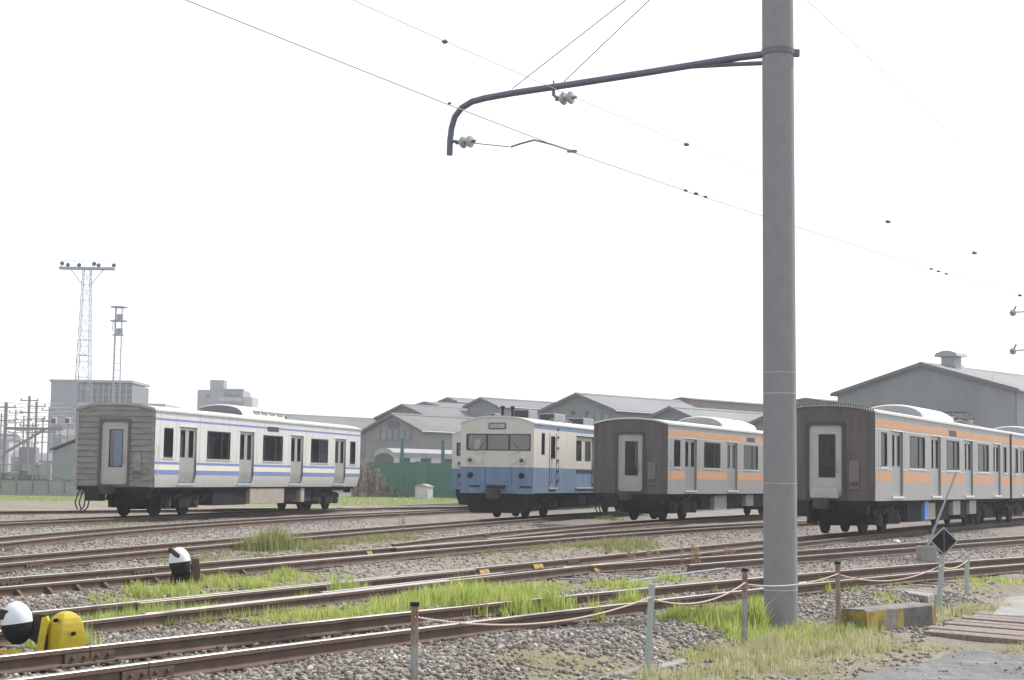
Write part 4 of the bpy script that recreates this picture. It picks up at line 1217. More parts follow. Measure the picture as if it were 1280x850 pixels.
# ------------------------------------------------------------------ green fence, store box, shrub
M_fgreen = corrugated('green_fence_sheet', (0.018, 0.115, 0.085), (0.03, 0.15, 0.11), 9, 'X', 0.5, 0.6, 0.6)
fa, fb = atd(456, 620, 142), atd(650, 619, 136)
fv = Vector((fb.x - fa.x, fb.y - fa.y, 0))
fl = fv.length
fe = thing('green_fence', 'dark green sheet fence behind the grass, left of the blue railcar', 'fence', (fa.x, fa.y, -0.33), math.atan2(fv.y, fv.x))
npan = 12
for k in range(npan):
    w = fl / npan
    MB().box(k * w + 0.02, (k + 1) * w - 0.02, -0.03 + 0.02 * (k % 2), 0.01 + 0.02 * (k % 2), 0.04, 2.95 + 0.06 * math.sin(k * 2.1)).build('panel', M_fgreen, fe)
    MB().box(k * w - 0.05, k * w + 0.05, 0.05, 0.16, 0, 3.05).build('post', M_fgreen, fe)
for px, yt in ((502, 548), (553, 551)):
    p = atd(px, 600, 146)
    t_ = atd(px, yt, 146)
    tag(MB().tube([(p.x, p.y, -0.35), (p.x, p.y, t_.z)], 0.16, 8).build('green_mast', M_fgreen), 'tall thin green mast rising behind the green fence, %s' % ('left one above the arched coach end' if px < 520 else 'right one near the railcar'), 'post', 'green masts behind the fence')
bx = on_ground(530, 624)
bx = atd(530, 621, 132)
e = thing('store_box', 'small white metal store box with rusty lid on the grass before the green fence', 'box', (bx.x, bx.y, -0.33), R(-25))
MB().box(-0.55, 0.55, -0.45, 0.45, 0, 0.95).build('body', mat('box_white', (0.52, 0.52, 0.54), 0.6, 0, (0.42, 0.41, 0.41), 2), e)
MB().prism([(-0.62, 0.95), (0.62, 0.95), (0.6, 1.02), (0, 1.2), (-0.6, 1.02)], -0.5, 0.5).build('lid', mat('lid_rust', (0.22, 0.13, 0.10), 0.8, 0, (0.4, 0.38, 0.37), 2), e)

def leaves(name, n, spread, hgt, size, m, parent=None, r=None):
    """loose twigs and leaf faces inside an uneven dome"""
    r = r or np.random.default_rng(3)
    th = r.uniform(0, 2 * np.pi, n)
    rad = np.sqrt(r.uniform(0, 1, n))
    lob = 0.75 + 0.25 * np.sin(3 * th + 1) + 0.12 * np.sin(7 * th)
    x, y = rad * np.cos(th) * spread * lob, rad * np.sin(th) * spread * lob
    z = hgt * (1 - rad ** 2.2) * r.uniform(0.15, 1.0, n) ** 0.6 * (0.8 + 0.3 * np.sin(2.3 * th + 2))
    c = np.stack([x, y, np.maximum(z, 0.05)], 1)
    a = r.normal(size=(n, 3)); a /= np.linalg.norm(a, axis=1)[:, None]
    b = np.cross(a, r.normal(size=(n, 3))); b /= np.linalg.norm(b, axis=1)[:, None]
    s = size * r.uniform(0.5, 1.4, (n, 1))
    V = np.stack([c - a * s, c + b * s * 0.45, c + a * s, c - b * s * 0.45], 1).reshape(-1, 3)
    return link(name, raw_mesh(name, V, np.arange(4 * n).reshape(n, 4), m), parent)
M_dryleaf = mat('dry_shrub_leaf', (0.20, 0.165, 0.12), 0.9, 0, (0.30, 0.255, 0.19), 2, trans=0.25)
M_bushleaf = mat('dull_bush_leaf', (0.07, 0.10, 0.05), 0.9, 0, (0.13, 0.155, 0.085), 2, trans=0.25)
for px, w, hh, m, lab in ((456, 1.5, 3.0, M_dryleaf, 'dry brown shrub at the left end of the green fence'), (471, 1.1, 2.3, M_dryleaf, 'smaller dry shrub against the green fence'), (489, 1.3, 1.0, M_bushleaf, 'low dull green bush at the foot of the green fence')):
    p = atd(px, 620, 138)
    e = thing('shrub', lab, 'shrub', (p.x, p.y, -0.33))
    leaves('foliage', 2600, w, hh, 0.12, m, e, np.random.default_rng(int(px)))
    st = MB()
    r_ = random.Random(px)
    for k in range(9):
        a = r_.uniform(0, 6.28)
        st.tube([(0.1 * math.cos(a), 0.1 * math.sin(a), 0), (w * .3 * math.cos(a), w * .3 * math.sin(a), hh * .5), (w * .5 * math.cos(a + .3), w * .5 * math.sin(a + .3), hh * .85)], [0.04, 0.025, 0.01], 5)
    st.build('stems', M_dust_steel, e)

# ------------------------------------------------------------------ left background: town blocks, towers, substation
M_far_grey = mat('far_block_grey', (0.23, 0.24, 0.26), 0.8, 0, (0.27, 0.28, 0.30), 0.2)
M_far_dark = mat('far_block_glass', (0.045, 0.055, 0.065), 0.35, 0, (0.075, 0.088, 0.1), 0.3)
M_far_pale = mat('far_block_pale', (0.36, 0.37, 0.385), 0.8, 0, (0.41, 0.42, 0.43), 0.2)
def span(px0, px1, pyt, Y):
    a, b = atd(px0, pyt, Y), atd(px1, pyt, Y)
    return a.x, b.x, (a.z + b.z) / 2 + 0.35
x0, x1, zt = span(64, 165, 478, 340)
e = thing('office_block', 'grey block with dark glass upper floors behind the lattice tower', 'building', (x0, 340, -0.35))
w = x1 - x0
zm = atd(110, 501, 340).z
MB().box(0, w * 0.32, 0, 16, 0, zt).build('wall', M_far_grey, e)
MB().box(w * 0.322, w, 0.3, 16, zm, zt - 0.3).build('glass_front', M_far_dark, e)
MB().box(w * 0.322, w * 1.42, -0.3, 16, 0, zm - 0.01).build('podium', M_far_pale, e)
MB().box(-0.3, w + 0.2, -0.25, 16.3, zt, zt + 0.5).build('parapet', M_far_grey, e)
for k in range(9):
    xx = w * 0.36 + k * w * 0.07
    MB().box(xx, xx + 0.25, 0.1, 0.3, zm, zt - 0.3).build('mullion', M_far_grey, e)
for k in range(3):
    MB().box(w * 0.325, w, 0.12, 0.3, zm + 1.6 + k * 1.4, zm + 1.75 + k * 1.4).build('floor_band', M_far_grey, e)
x0, x1, zt = span(247, 304, 487.5, 420)
e = thing('apartment_block', 'distant grey apartment block with stair tower above the blue-striped train', 'building', (x0, 420, -0.35))
w = x1 - x0
MB().box(0, w, 0, 12, 0, zt).build('wall', M_far_grey, e)
sx0, sx1, sz = span(263, 280, 475, 420)
MB().box(sx0 - x0, sx1 - x0, -0.3, 5, zt - 8, sz).build('stair_tower', M_far_grey, e)
ex0, ex1, ez = span(304, 315, 496, 420)
MB().box(ex0 - x0 + 0.01, ex1 - x0, 0.4, 11, 0, ez).build('lower_wing', M_far_pale, e)
for fl_ in range(6):
    zz = zt - 2.6 - fl_ * 2.9
    for k in range(3):
        xx = w * 0.48 + k * w * 0.17
        bo = MB().box(xx, xx + w * 0.14, -0.25, -0.002, zz, zz + 1.7).build('balcony_opening', M_far_dark, e)
        MB().box(xx - 0.1, xx + w * 0.14 + 0.1, -0.9, -0.252, zz - 0.25, zz + 0.75).build('balcony', M_far_pale, bo)
    MB().box(w * 0.2, w * 0.28, -0.2, -0.002, zz + 0.4, zz + 1.5).build('window', M_far_dark, e)
MB().box(w * .4, w * 1.02, -0.6, 0.5, zt, zt + 0.35).build('roof_slab', M_far_grey, e)

M_lattice = mat('lattice_steel', (0.32, 0.33, 0.36), 0.6, 0.3)
def lattice(e, h, wb, wt, n, r, name='lattice_leg'):
    def wd(z): return wb + (wt - wb) * (z / h) ** 0.6
    for sx, sy in ((-1, -1), (1, -1), (1, 1), (-1, 1)):
        MB().tube([(sx * wd(h * k / n) / 2, sy * wd(h * k / n) / 2, h * k / n) for k in range(n + 1)], r, 5).build(name, M_lattice, e)
    br = MB()
    for k in range(n):
        z0, z1 = h * k / n, h * (k + 1) / n
        a, b = wd(z0) / 2, wd(z1) / 2
        for p, q in (((-1, -1), (1, -1)), ((1, -1), (1, 1)), ((1, 1), (-1, 1)), ((-1, 1), (-1, -1))):
            br.bar((p[0] * a, p[1] * a, z0), (q[0] * b, q[1] * b, z1), r * 1.1)
            br.bar((q[0] * a, q[1] * a, z0), (p[0] * b, p[1] * b, z1), r * 1.1)
            br.bar((p[0] * b, p[1] * b, z1), (q[0] * b, q[1] * b, z1), r * 1.1)
    br.build('bracing', M_lattice, e)
Y1 = 205
pb, ptp = atd(105, 560, Y1), atd(109, 337, Y1)
e = thing('lighting_tower', 'tall lattice floodlight tower with wide lamp platform on the far left', 'tower', (ptp.x, Y1, -0.35))
H1 = ptp.z + 0.35
lattice(e, H1, 2.9, 0.9, 14, 0.038)
MB().box(-3.4, 3.4, -0.55, 0.55, H1, H1 + 0.28).build('platform', M_lattice, e)
for s in (-1, 1):
    MB().bar((s * 2.0, 0, H1), (s * 0.5, 0, H1 - 1.9), 0.09).build('brace', M_lattice, e)
for x, hh in ((-3.1, .75), (-2.4, .45), (-1.0, .45), (0.85, .75), (1.4, .45), (3.3, .5)):
    o = MB().box(x - 0.03, x + 0.03, -0.03, 0.03, H1 + 0.28, H1 + 0.3 + hh * 0.5).build('lamp_bracket', M_lattice, e)
    MB().lathe([(0.12, -0.2), (0.26, 0.0), (0.26, 0.06)], (x, -0.1, H1 + 0.3 + hh * 0.55), 10, 'y').build('floodlight', M_dark_steel, o)
rl = MB()
for s in (-1, 1):
    rl.bar((-3.4, s * .5, H1 + 1.05), (3.4, s * .5, H1 + 1.05), 0.035)
    for k in range(8):
        rl.bar((-3.4 + k * 0.97, s * .5, H1 + 0.28), (-3.4 + k * 0.97, s * .5, H1 + 1.05), 0.03)
rl.build('railing', M_lattice, e)
for z, hw in ((H1 * 0.44, 0.9), (H1 * 0.60, 0.65)):
    MB().box(-hw, hw, -0.4, 0.4, z, z + 0.08).build('rest_platform', M_lattice, e)
MB().box(-0.85, 0.85, -0.05, 0.05, H1 * 0.67, H1 * 0.67 + 0.09).build('cross_arm', M_lattice, e)
Y2 = 222
ptp = atd(149, 384, Y2)
e = thing('radio_tower', 'slimmer ladder-like tower with three round platforms right of the lattice tower', 'tower', (ptp.x, Y2, -0.35))
H2 = ptp.z + 0.35
for x in (-0.42, 0.42):
    MB().tube([(x * 1.15, 0, 0), (x, 0, H2)], 0.12 if x < 0 else 0.075, 8).build('leg', M_lattice, e)
z = 1.0
while z < H2 - 3.9:
    MB().bar((-0.45, 0, z), (0.45, 0, z), 0.06).build('rung', M_lattice, e)
    z += 0.95
for dz, r_ in ((0.0, 1.15), (1.85, 1.15), (3.75, 0.8)):
    MB().lathe([(r_, H2 - dz - 0.06), (r_, H2 - dz + 0.06)], (0, 0, 0), 16).build('platform', M_lattice, e)
for dz in (1.5, 3.4):
    MB().box(-0.2, 0.55, -0.3, 0.3, H2 - dz - 0.3, H2 - dz + 0.55).build('equipment', M_far_grey, e)
MB().tube([(-0.75, 0, H2 - 3.2), (-0.75, 0, H2 - 2.0)], 0.06, 6).build('antenna', M_lattice, e)

# substation poles and wires
M_sub = mat('substation_steel', (0.22, 0.215, 0.22), 0.7, 0.1)
sub = [(8, 503, 150, 'dark trackside mast with diagonal brace at the left picture edge', .16), (37, 495, 165, 'tallest thin substation mast between two others, far left', .13), (46, 502, 160, 'substation mast just right of the tallest one', .12),
       (62, 508, 190, 'faint slender mast before the grey office block', .09), (30, 520, 190, 'short faint mast left of the tallest substation mast', .09), (54, 522, 200, 'short faint mast under the substation wires', .09), (75, 530, 200, 'thin mast under the red and white lamps', .09),
       (20, 512, 215, 'faint slender mast left of the tallest one, behind the braced mast', .09), (2, 516, 220, 'faint slender mast touching the left picture edge', .09), (70, 517, 230, 'very faint mast against the grey office block', .08), (41, 528, 230, 'low faint mast between the two tallest substation masts', .08)]
subp = []
for px, pyt, Y, lab, r_ in sub:
    t_ = atd(px, pyt, Y)
    e = thing('substation_mast', lab, 'mast', (t_.x, Y, -0.35), 0, 'substation masts at far left')
    h = t_.z + 0.35
    MB().tube([(0, 0, 0), (0, 0, h)], r_, 7).build('shaft', M_sub, e)
    for k, dz in enumerate((0.5, 1.7, 3.0)):
        if dz < h - 3:
            MB().box(-0.9, 0.9, -0.06, 0.06, h - dz, h - dz + 0.1).build('cross_arm', M_sub, e)
            for x in (-0.8, 0.8):
                MB().lathe([(0.05, 0.1), (0.1, 0.15), (0.05, 0.2), (0.1, 0.25), (0.05, 0.3)], (x, 0, h - dz), 8).build('insulator', M_porcelain, e)
    subp.append((t_.x, Y, h - 0.35))
    if px == 8:
        MB().bar((0.1, 0, h - 4.5), (3.5, 0, h - 2.4), 0.22).build('brace', M_sub, e)
        MB().box(0, 5.2, -0.1, 0.1, h - 2.45, h - 2.2).build('beam', M_sub, e)
for k in range(9):
    y = 502 + k * 5.2
    a, b = atd(-20, y - 1, 152 + 4 * k), atd(84 + (k % 3) * 6, y + 1.5, 200)
    m_ = (a + b) / 2 - Vector((0, 0, 0.25))
    tag(MB().tube([a, m_, b], 0.028, 4).build('substation_wire', M_sub), ['topmost', 'second highest', 'third highest', 'fourth highest', 'middle', 'fourth lowest', 'third lowest', 'second lowest', 'lowest'][k] + ' wire strung between the substation masts at far left', 'wire', 'substation wires')
for q, px in enumerate((68, 85)):
    p = atd(px, 525.5, 158)
    e = thing('signal_board', 'red and white signal board on a thin mast, %s of the pair' % ('left' if q == 0 else 'right'), 'signal', (p.x, 158, -0.35), 0, 'red and white boards')
    MB().box(-0.22, 0.28, -0.05, 0.0, p.z + 0.05, p.z + 0.68).build('board', M_white_paint, e)
    MB().prism(rounded(-0.26, 0.14, p.z + 0.08, p.z + 0.55, 0.12), -0.09, -0.052, 'y').build('red_disc', mat('signal_red', (0.26, 0.03, 0.04), 0.5), e)
    MB().tube([(0, 0.05, 0), (0, 0.05, p.z + 0.6)], 0.06, 6).build('mast', M_sub, e)
p = atd(65, 600, 138)
e = thing('lean_to_shed', 'small grey shed with sloping roof left of the blue-striped train', 'shed', (p.x, 138, -0.35), R(8))
za, zb_ = atd(65, 562, 138).z + .35, atd(92, 549, 138).z + .35
MB().prism([(0, 0), (4.2, 0), (4.2, zb_ + 0.9), (0.05, za - 0.1)], 0, 6).build('wall', M_far_grey, e)
MB().prism([(-0.25, za - 0.05), (4.2, zb_ + 0.95), (4.2, zb_ + 1.07), (-0.25, za + 0.08)], -0.3, 6.3).build('roof', M_trim_dk, e)
tk = atd(35, 600, 175)
e = thing('transformer', 'dark transformer tank below the substation masts', 'transformer', (tk.x, 175, -0.35))
MB().box(-0.9, 0.9, -0.6, 0.6, 2.6, 4.2).build('tank', M_sub, e)
MB().box(-1.2, 1.2, -0.8, 0.8, 2.35, 2.6).build('shelf', M_sub, e)
for x in (-0.8, 0.8):
    MB().box(x - 0.1, x + 0.1, -0.1, 0.1, 0, 2.35).build('leg', M_sub, e)
for x in (-0.5, 0, 0.5):
    MB().lathe([(0.12, 4.2), (0.06, 4.8)], (x, 0, 0), 8).build('bushing', M_porcelain, e)
# low pale houses and a hedge line far behind the wire fence
for k, (px0, px1, pyt, Y, m) in enumerate(((-60, -10, 560, 260, M_far_grey), (-8, 12, 541, 300, M_far_pale), (14, 34, 562, 262, M_far_pale), (36, 64, 566, 258, M_far_grey), (66, 95, 536, 310, M_far_pale))):
    xa, xb, zt = span(px0, px1, pyt, Y)
    e = thing('house', ['low grey house beyond the left picture edge', 'pale house at the far left behind the masts', 'low pale house below the tallest mast', 'low grey house left of the lean-to shed', 'pale house partly hidden by the lean-to shed'][k], 'house', (xa, Y, -0.35))
    w = xb - xa
    MB().box(0, w, 0, 7, 0, zt - 1.2).build('wall', m, e)
    MB().prism([(-0.3, zt - 1.2), (7.3, zt - 1.2), (3.5, zt)], -0.3, w + 0.3, 'x').build('roof', M_roof_b, e)
    for q in range(max(1, int(w / 2.2))):
        f = MB().box(0.5 + q * 2.2, 1.6 + q * 2.2, -0.08, -0.002, zt - 3.2, zt - 1.9).build('window', M_trim_dk, e)
        MB().box(0.58 + q * 2.2, 1.52 + q * 2.2, -0.1, -0.082, zt - 3.1, zt - 2.0).build('pane', M_pane_far, f)
# wire mesh fence with a low panel wall
fp = thing('mesh_fence', 'grey wire mesh fence with low panel wall on the far left grass', 'fence', (0, 0, 0))
Yf = 118
xa, xb = atd(-60, 600, Yf).x, atd(100, 600, Yf).x
top = atd(50, 581, Yf).z
mid = atd(50, 601, Yf).z
M_fpanel = mat('fence_panel_grey', (0.24, 0.26, 0.25), 0.8, 0, (0.32, 0.34, 0.33), 0.8)
n = 8
for k in range(n + 1):
    x = xa + (xb - xa) * k / n
    MB().tube([(x, Yf, -0.35), (x, Yf, top)], 0.045, 6).build('post', M_galv, fp)
    if k < n:
        MB().box(x + 0.06, x + (xb - xa) / n - 0.06, Yf + 0.06, Yf + 0.1, -0.35, mid).build('panel', M_fpanel, fp)
MB().tube([(xa, Yf, top), (xb, Yf, top)], 0.04, 6).build('top_rail', M_galv, fp)
ms_ = MB()
for k in range(90):
    x = xa + (xb - xa) * k / 90
    ms_.bar((x, Yf, mid), (x, Yf, top), 0.012)
for k in range(8):
    z = mid + (top - mid) * k / 8
    ms_.bar((xa, Yf, z), (xb, Yf, z), 0.012)
ms_.build('wire_mesh', M_galv, fp)
hg = thing('hedge', 'dull hedge behind the mesh fence at the far left', 'hedge', (atd(20, 600, 128).x, 128, -0.35))
o = leaves('foliage', 6000, 1.0, 1.0, 0.05, M_bushleaf, hg, np.random.default_rng(5))
o.scale = (6.5, 2.0, 1.7)

# ------------------------------------------------------------------ concrete catenary pole with bracket arm
PB = on_ground(976, 793)
ZP = PB.y
ptop0 = atd(972, 0, ZP)
axis = (ptop0 - PB).normalized()
def pole_pt(z):
    return PB + axis * ((z - PB.z) / axis.z)
r0, r1 = 21.0 * ZP / F, 19.8 * ZP / F
pole = thing('catenary_pole', 'thick grey concrete catenary pole with curved bracket arm in the foreground', 'pole', tuple(PB))
ztop = 10.6
rings = 24
b = MB().tube([(pole_pt(PB.z - 0.3 + (ztop - PB.z + 0.3) * k / rings) - PB) for k in range(rings + 1)], [r0 + (r1 - r0) * min(1.4, k / rings * 1.4) for k in range(rings + 1)], 40)
b.build('shaft', M_concrete, pole, smooth=True)
def band(zc, h, dr, m, nm):
    k = (zc - PB.z) / (ztop - PB.z)
    rr = r0 + (r1 - r0) * min(1.4, k * 1.4) + dr
    return MB().tube([pole_pt(zc - h / 2) - PB, pole_pt(zc + h / 2) - PB], rr, 40).build(nm, m, pole, smooth=True)
zb1, zb2 = atd(975, 737, ZP).z, atd(975, 492, ZP).z
M_seam = mat('pale_joint', (0.42, 0.42, 0.42), 0.8)
band(zb1, 0.012, 0.003, M_seam, 'mould_seam')
band(zb2, 0.012, 0.003, M_seam, 'mould_seam')
band(atd(975, 466, ZP).z, 0.008, 0.002, M_seam, 'mould_seam')
band(atd(975, 604, ZP).z, 0.008, 0.002, M_seam, 'mould_seam')
AD = np.array([-math.cos(R(33)), math.sin(R(33))])     # the arm stands square to the near track
def ap(px, py):
    """point in the upright plane of the arm"""
    q = ray(px, py)
    k = q[0] / q[1]
    t = (k * ZP - pole_pt(5).x) / (AD[0] - k * AD[1])
    Y = ZP + AD[1] * t
    return atd(px, py, Y)
def loc(p): return Vector(p) - PB
za = atd(972, 66, ZP).z
band(za, 0.07, 0.012, M_arm, 'clamp_band')
lugd = Vector((0.30, 0.12, 0))
MB().box(r1 - 0.02, r1 + 0.07, -0.05, 0.02, za - PB.z - 0.05, za - PB.z + 0.04).build('clamp_lug', M_arm, pole, bevel=0.01).location = (pole_pt(za) - PB).xy.to_3d()
mainp = [ap(*p) for p in ((962, 67), (925, 71.5), (880, 79), (800, 92), (720, 104.5), (640, 116.5), (607, 122.5), (590, 127), (577, 135), (568.5, 146), (564.5, 160), (562.5, 176), (562, 194))]
MB().tube([loc(p) for p in mainp], 0.044, 10).build('bracket_arm', M_arm, pole, smooth=True)
MB().tube([loc(ap(952, 79)), loc(ap(915, 80.5)), loc(ap(860, 83.5))], 0.028, 8).build('lower_tie', M_arm, pole, smooth=True)
for a, top in (((640, 111), 8.7), ((705, 102), 8.75)):
    MB().tube([loc(ap(*a)), loc(pole_pt(top))], 0.007, 5).build('stay_rod', M_wire, pole)
band(8.72, 0.09, 0.012, M_arm, 'clamp_band')
def insulator(c, d, parent, n=2, r=0.085, gap=0.11):
    """string of porcelain discs along direction d"""
    d = Vector(d).normalized()
    o = MB().tube([c - d * 0.10, c + d * (gap * (n - 1) + 0.10)], 0.022, 8).build('insulator', M_arm, parent)
    for k in range(n):
        p = c + d * gap * k
        MB().tube([p - d * 0.045, p - d * 0.02, p + d * 0.012, p + d * 0.035, p + d * 0.05], [0.03, 0.062, r, r * 0.92, 0.03], 16).build('disc', M_porcelain, o, smooth=True)
    return o
armd = Vector((-AD[0], -AD[1], 0.0))
i1 = ap(578, 178)
MB().tube([loc(ap(563, 176)), loc(ap(572, 177.5))], 0.025, 8).build('insulator_stub', M_arm, pole)
insulator(loc(i1), armd, pole)
ZC = 5.42
cw_clip = at(715, 190, ZC)
pa = ap(636, 183.5)
MB().tube([loc(ap(592, 179)), loc(pa)], 0.008, 5).build('pull_off_wire', M_wire, pole)
reg = [pa + Vector((0.03, 0, 0)), pa.lerp(cw_clip, 0.2) + Vector((0, 0, 0.055)), pa.lerp(cw_clip, 0.42) + Vector((0, 0, 0.115)), pa.lerp(cw_clip, 0.7) + Vector((0, 0, 0.075)), cw_clip + Vector((0, 0, 0.01))]
MB().tube([loc(p) for p in reg], 0.013, 6).build('registration_arm', M_arm, pole, smooth=True)
MB().bar(loc(cw_clip) - Vector((0.05, 0.05, 0)), loc(cw_clip) + Vector((0.05, 0.05, 0.02)), 0.035).build('contact_clip', M_arm, pole)
MB().tube([loc(ap(692, 108)), loc(ap(692, 119)), loc(ap(697, 122.5))], 0.022, 8).build('insulator_hanger', M_arm, pole)
insulator(loc(ap(703, 123.5)), armd, pole)
MB().tube([loc(ap(692, 107)), loc(ap(692, 101))], 0.012, 6).build('bolt', M_arm, pole)

# ------------------------------------------------------------------ wires
def wire(name, label, pix, z, r=0.008, dots=()):
    pts = [at(px, py, z if not isinstance(z, (list, tuple)) else z[i]) for i, (px, py) in enumerate(pix)]
    e = thing(name, label, 'wire', tuple(pts[0]))
    o0 = pts[0]
    MB().tube([p - o0 for p in pts], r, 6).build('strand', M_wire, e)
    for px, py, s, zz in dots:
        p = at(px, py, zz)
        MB().lathe([(s * .5, -s * .6), (s, -s * .2), (s, s * .2), (s * .5, s * .6)], tuple(p - o0), 8).build('clamp', M_arm, e)
    return e
wire('contact_wire', 'lower overhead wire running in front of the arm bend towards the right', [(60, -72), (150, -34), (233, 0), (400, 67), (560, 130.5), (715, 190), (870, 243), (948, 268.5), (1060, 304), (1180, 341), (1290, 374), (1420, 411)], ZC, 0.0058,
     [(562, 129, .02, ZC + .02), (857, 238, .03, ZC), (870, 242, .035, ZC), (882, 246, .03, ZC), (1164, 336, .035, ZC), (1173, 339, .035, ZC), (1183, 342, .035, ZC), (1275, 369, .045, ZC)])
wire('messenger_wire', 'upper overhead wire with small round clamps, top centre to right', [(300, -68), (441, 0), (556, 51.5), (640, 88), (720, 122.5), (858, 180.5), (1000, 236), (1110, 277), (1218, 316), (1330, 354)], 6.15, 0.0042,
     [(556, 52, .035, 6.15), (858, 180.5, .04, 6.15), (1110, 277, .05, 6.15), (1218, 316, .055, 6.15)])
P2 = Vector((13.6, 40.0, gz(13.6, 40.0)))
pole2 = thing('catenary_pole', 'second concrete pole beyond the right picture edge', 'pole', tuple(P2))
MB().tube([(0, 0, -0.3), (0, 0, 10.9)], [0.19, 0.16], 32).build('shaft', M_concrete, pole2, smooth=True)
g0 = pole_pt(atd(972, -34, ZP).z)
g1 = P2 + Vector((0, 0, 8.0))
tag(MB().tube([g0, g0.lerp(g1, 0.5) - Vector((0, 0, 0.25)), g1], 0.0045, 5).build('span_wire', M_wire), 'thin wire leaving the top of the concrete pole down to the right', 'wire')
for py, lab in ((391, 'upper'), (439, 'lower')):
    c = atd(1266, py, 38)
    e = thing('strain_insulator', '%s of two small grey insulators in the sky at the right edge' % lab, 'insulator', tuple(c), 0, 'insulators at the right edge')
    tip = P2 + Vector((-0.1, 0, c.z - P2.z + 0.3))
    MB().tube([(0.1, 0, 0.02), tip - c], 0.02, 6).build('rod', M_wire, e)
    insulator(Vector((0, 0, 0)), (0.5, 1, 0.1), e, 1, 0.08)
    MB().tube([(0.03, 0, 0.06), (0.08, 0, 0.16)], 0.02, 6).build('hook', M_arm, e)
# guy anchor behind the diamond sign
GA = on_ground(1158, 698)
ga = thing('guy_anchor', 'guy wire with turnbuckle rising from a concrete block behind the diamond sign', 'guy wire', tuple(GA))
MB().box(-0.19, 0.19, -0.17, 0.17, -0.2, 0.27).build('concrete_block', M_concrete_slab, ga, bevel=0.03)
gtop = P2 + Vector((0, 0, 9.2 - P2.z)) - GA
q0 = Vector((0.03, 0, 0.27))
gd = (gtop - q0).normalized()
MB().tube([q0, q0 + gd * 1.0], 0.028, 8).build('anchor_rod', M_galv, ga)
MB().tube([q0 + gd * 1.0, q0 + gd * 1.9], 0.022, 8).build('turnbuckle', M_galv, ga)
MB().tube([q0 + gd * 0.3, q0 + gd * 0.35 + Vector((-0.12, 0, 0.1)), q0 + gd * 0.6], 0.02, 6).build('shackle', M_dark_steel, ga)
MB().tube([q0 + gd * 1.9, gtop], 0.0035, 5).build('guy_strand', M_galv, ga)

# ------------------------------------------------------------------ rope fence posts
def fpost(top, base, w, m, label, lean_y=0.0, cap=True, h=None):
    B = on_ground(*base)
    if h is not None:      # foot below the picture: height is known from its neighbours
        k = ray(*top)
        zt = B.z + h
        T = at(top[0], top[1], -0.33 + h)
        B = Vector((T.x, T.y, gz(T.x, T.y)))
        B = Vector((T.x + 0.01, T.y, B.z))
    else:
        T = atd(top[0], top[1], B.y + lean_y)
    e = thing('fence_post', label, 'post', tuple(B), 0, 'rope fence posts')
    d = T - B
    r_ = w * B.y / F / 2
    MB().tube([-d.normalized() * 0.15, d], r_, 6).build('shaft', m, e)
    if cap:
        MB().tube([d - d.normalized() * 0.01, d + d.normalized() * 0.02], r_ * 1.25, 6).build('cap', M_dark_steel, e)
    return e, B, T
p1 = fpost((518.5, 756), (517, 899), 10.5, M_rust_post, 'rust-streaked pale post nearest the camera, cut by the bottom edge', h=0.84)
p2 = fpost((815, 730), (809, 842), 9, M_green_post, 'leaning pale green post with no rust, centre foreground', cap=False)
p3 = fpost((931, 713), (931, 812), 7.5, M_rust_post, 'thin post just left of the concrete pole')
p4 = fpost((1047, 704), (1048, 790), 6.5, mat('brown_rust_post', (0.20, 0.12, 0.085), 0.8, 0, (0.3, 0.28, 0.25), 6, 1.4, stretch=(1, 1, .3)), 'rusty brown post just right of the concrete pole')
p6 = fpost((1209, 694), (1208, 755), 6, M_green_post, 'pale post right of the diamond sign', cap=False)
# diamond sign on its post
SB = on_ground(1173, 768)
sg = thing('diamond_sign', 'black diamond-shaped track sign with pale rim on a pale post', 'sign', tuple(SB))
sT = atd(1178, 690, SB.y) - SB
MB().tube([-sT.normalized() * 0.15, sT], 3.4 * SB.y / F, 8).build('post', M_green_post, sg)
hs = 17.5 * SB.y / F
cS = atd(1178.5, 676, SB.y) - SB
o = MB().prism([(-hs, 0), (0, -hs), (hs, 0), (0, hs)], -0.012, 0.0).build('rim', mat('sign_rim_grey', (0.36, 0.36, 0.37), 0.6), sg)
o.location = cS + Vector((0, -0.05, 0))
k = hs * 0.88
o2 = MB().prism([(-k, 0), (0, -k), (k, 0), (0, k)], -0.016, -0.0125).build('black_face', M_black_paint, sg)
o2.location = cS + Vector((0, -0.05, 0))
MB().box(-0.008, 0.008, -0.026, -0.017, -k * 0.95, k * 0.95).build('centre_bar', mat('sign_bar', (0.09, 0.09, 0.1), 0.6), sg).location = cS + Vector((0, -0.05, 0))
MB().lathe([(0.05, -0.03), (0.05, 0.02)], tuple(sT), 8).build('bracket', M_dust_steel, sg)
def rope(a, b, sag, label, m=M_rope, r=0.008):
    n = 18
    pts = []
    for k in range(n + 1):
        t = k / n
        p = Vector(a).lerp(Vector(b), t)
        p.z -= sag * 4 * t * (1 - t)
        pts.append(p - Vector(a))
    e = thing('rope', label, 'rope', tuple(a), 0, 'ropes between the posts')
    MB().tube(pts, r * 0.85, 6).build('strand', m, e, smooth=True)
    tw = MB()            # raised lay of the rope
    L = sum((pts[i + 1] - pts[i]).length for i in range(n))
    turns = int(L / 0.045)
    hp = []
    for k in range(turns * 4 + 1):
        t = k / (turns * 4)
        i = min(n - 1, int(t * n))
        p = pts[i].lerp(pts[i + 1], t * n - i)
        a_ = k * math.pi / 2
        hp.append(p + Vector((math.cos(a_) * 0.25, -math.cos(a_) * 0.5, math.sin(a_))) * r * 0.7)
    tw.tube(hp, r * 0.6, 4).build('twist', M_rope_yellow if m is M_rope_yellow else mat('rope_light_lay', (0.60, 0.52, 0.47), 0.9), e)
    return e
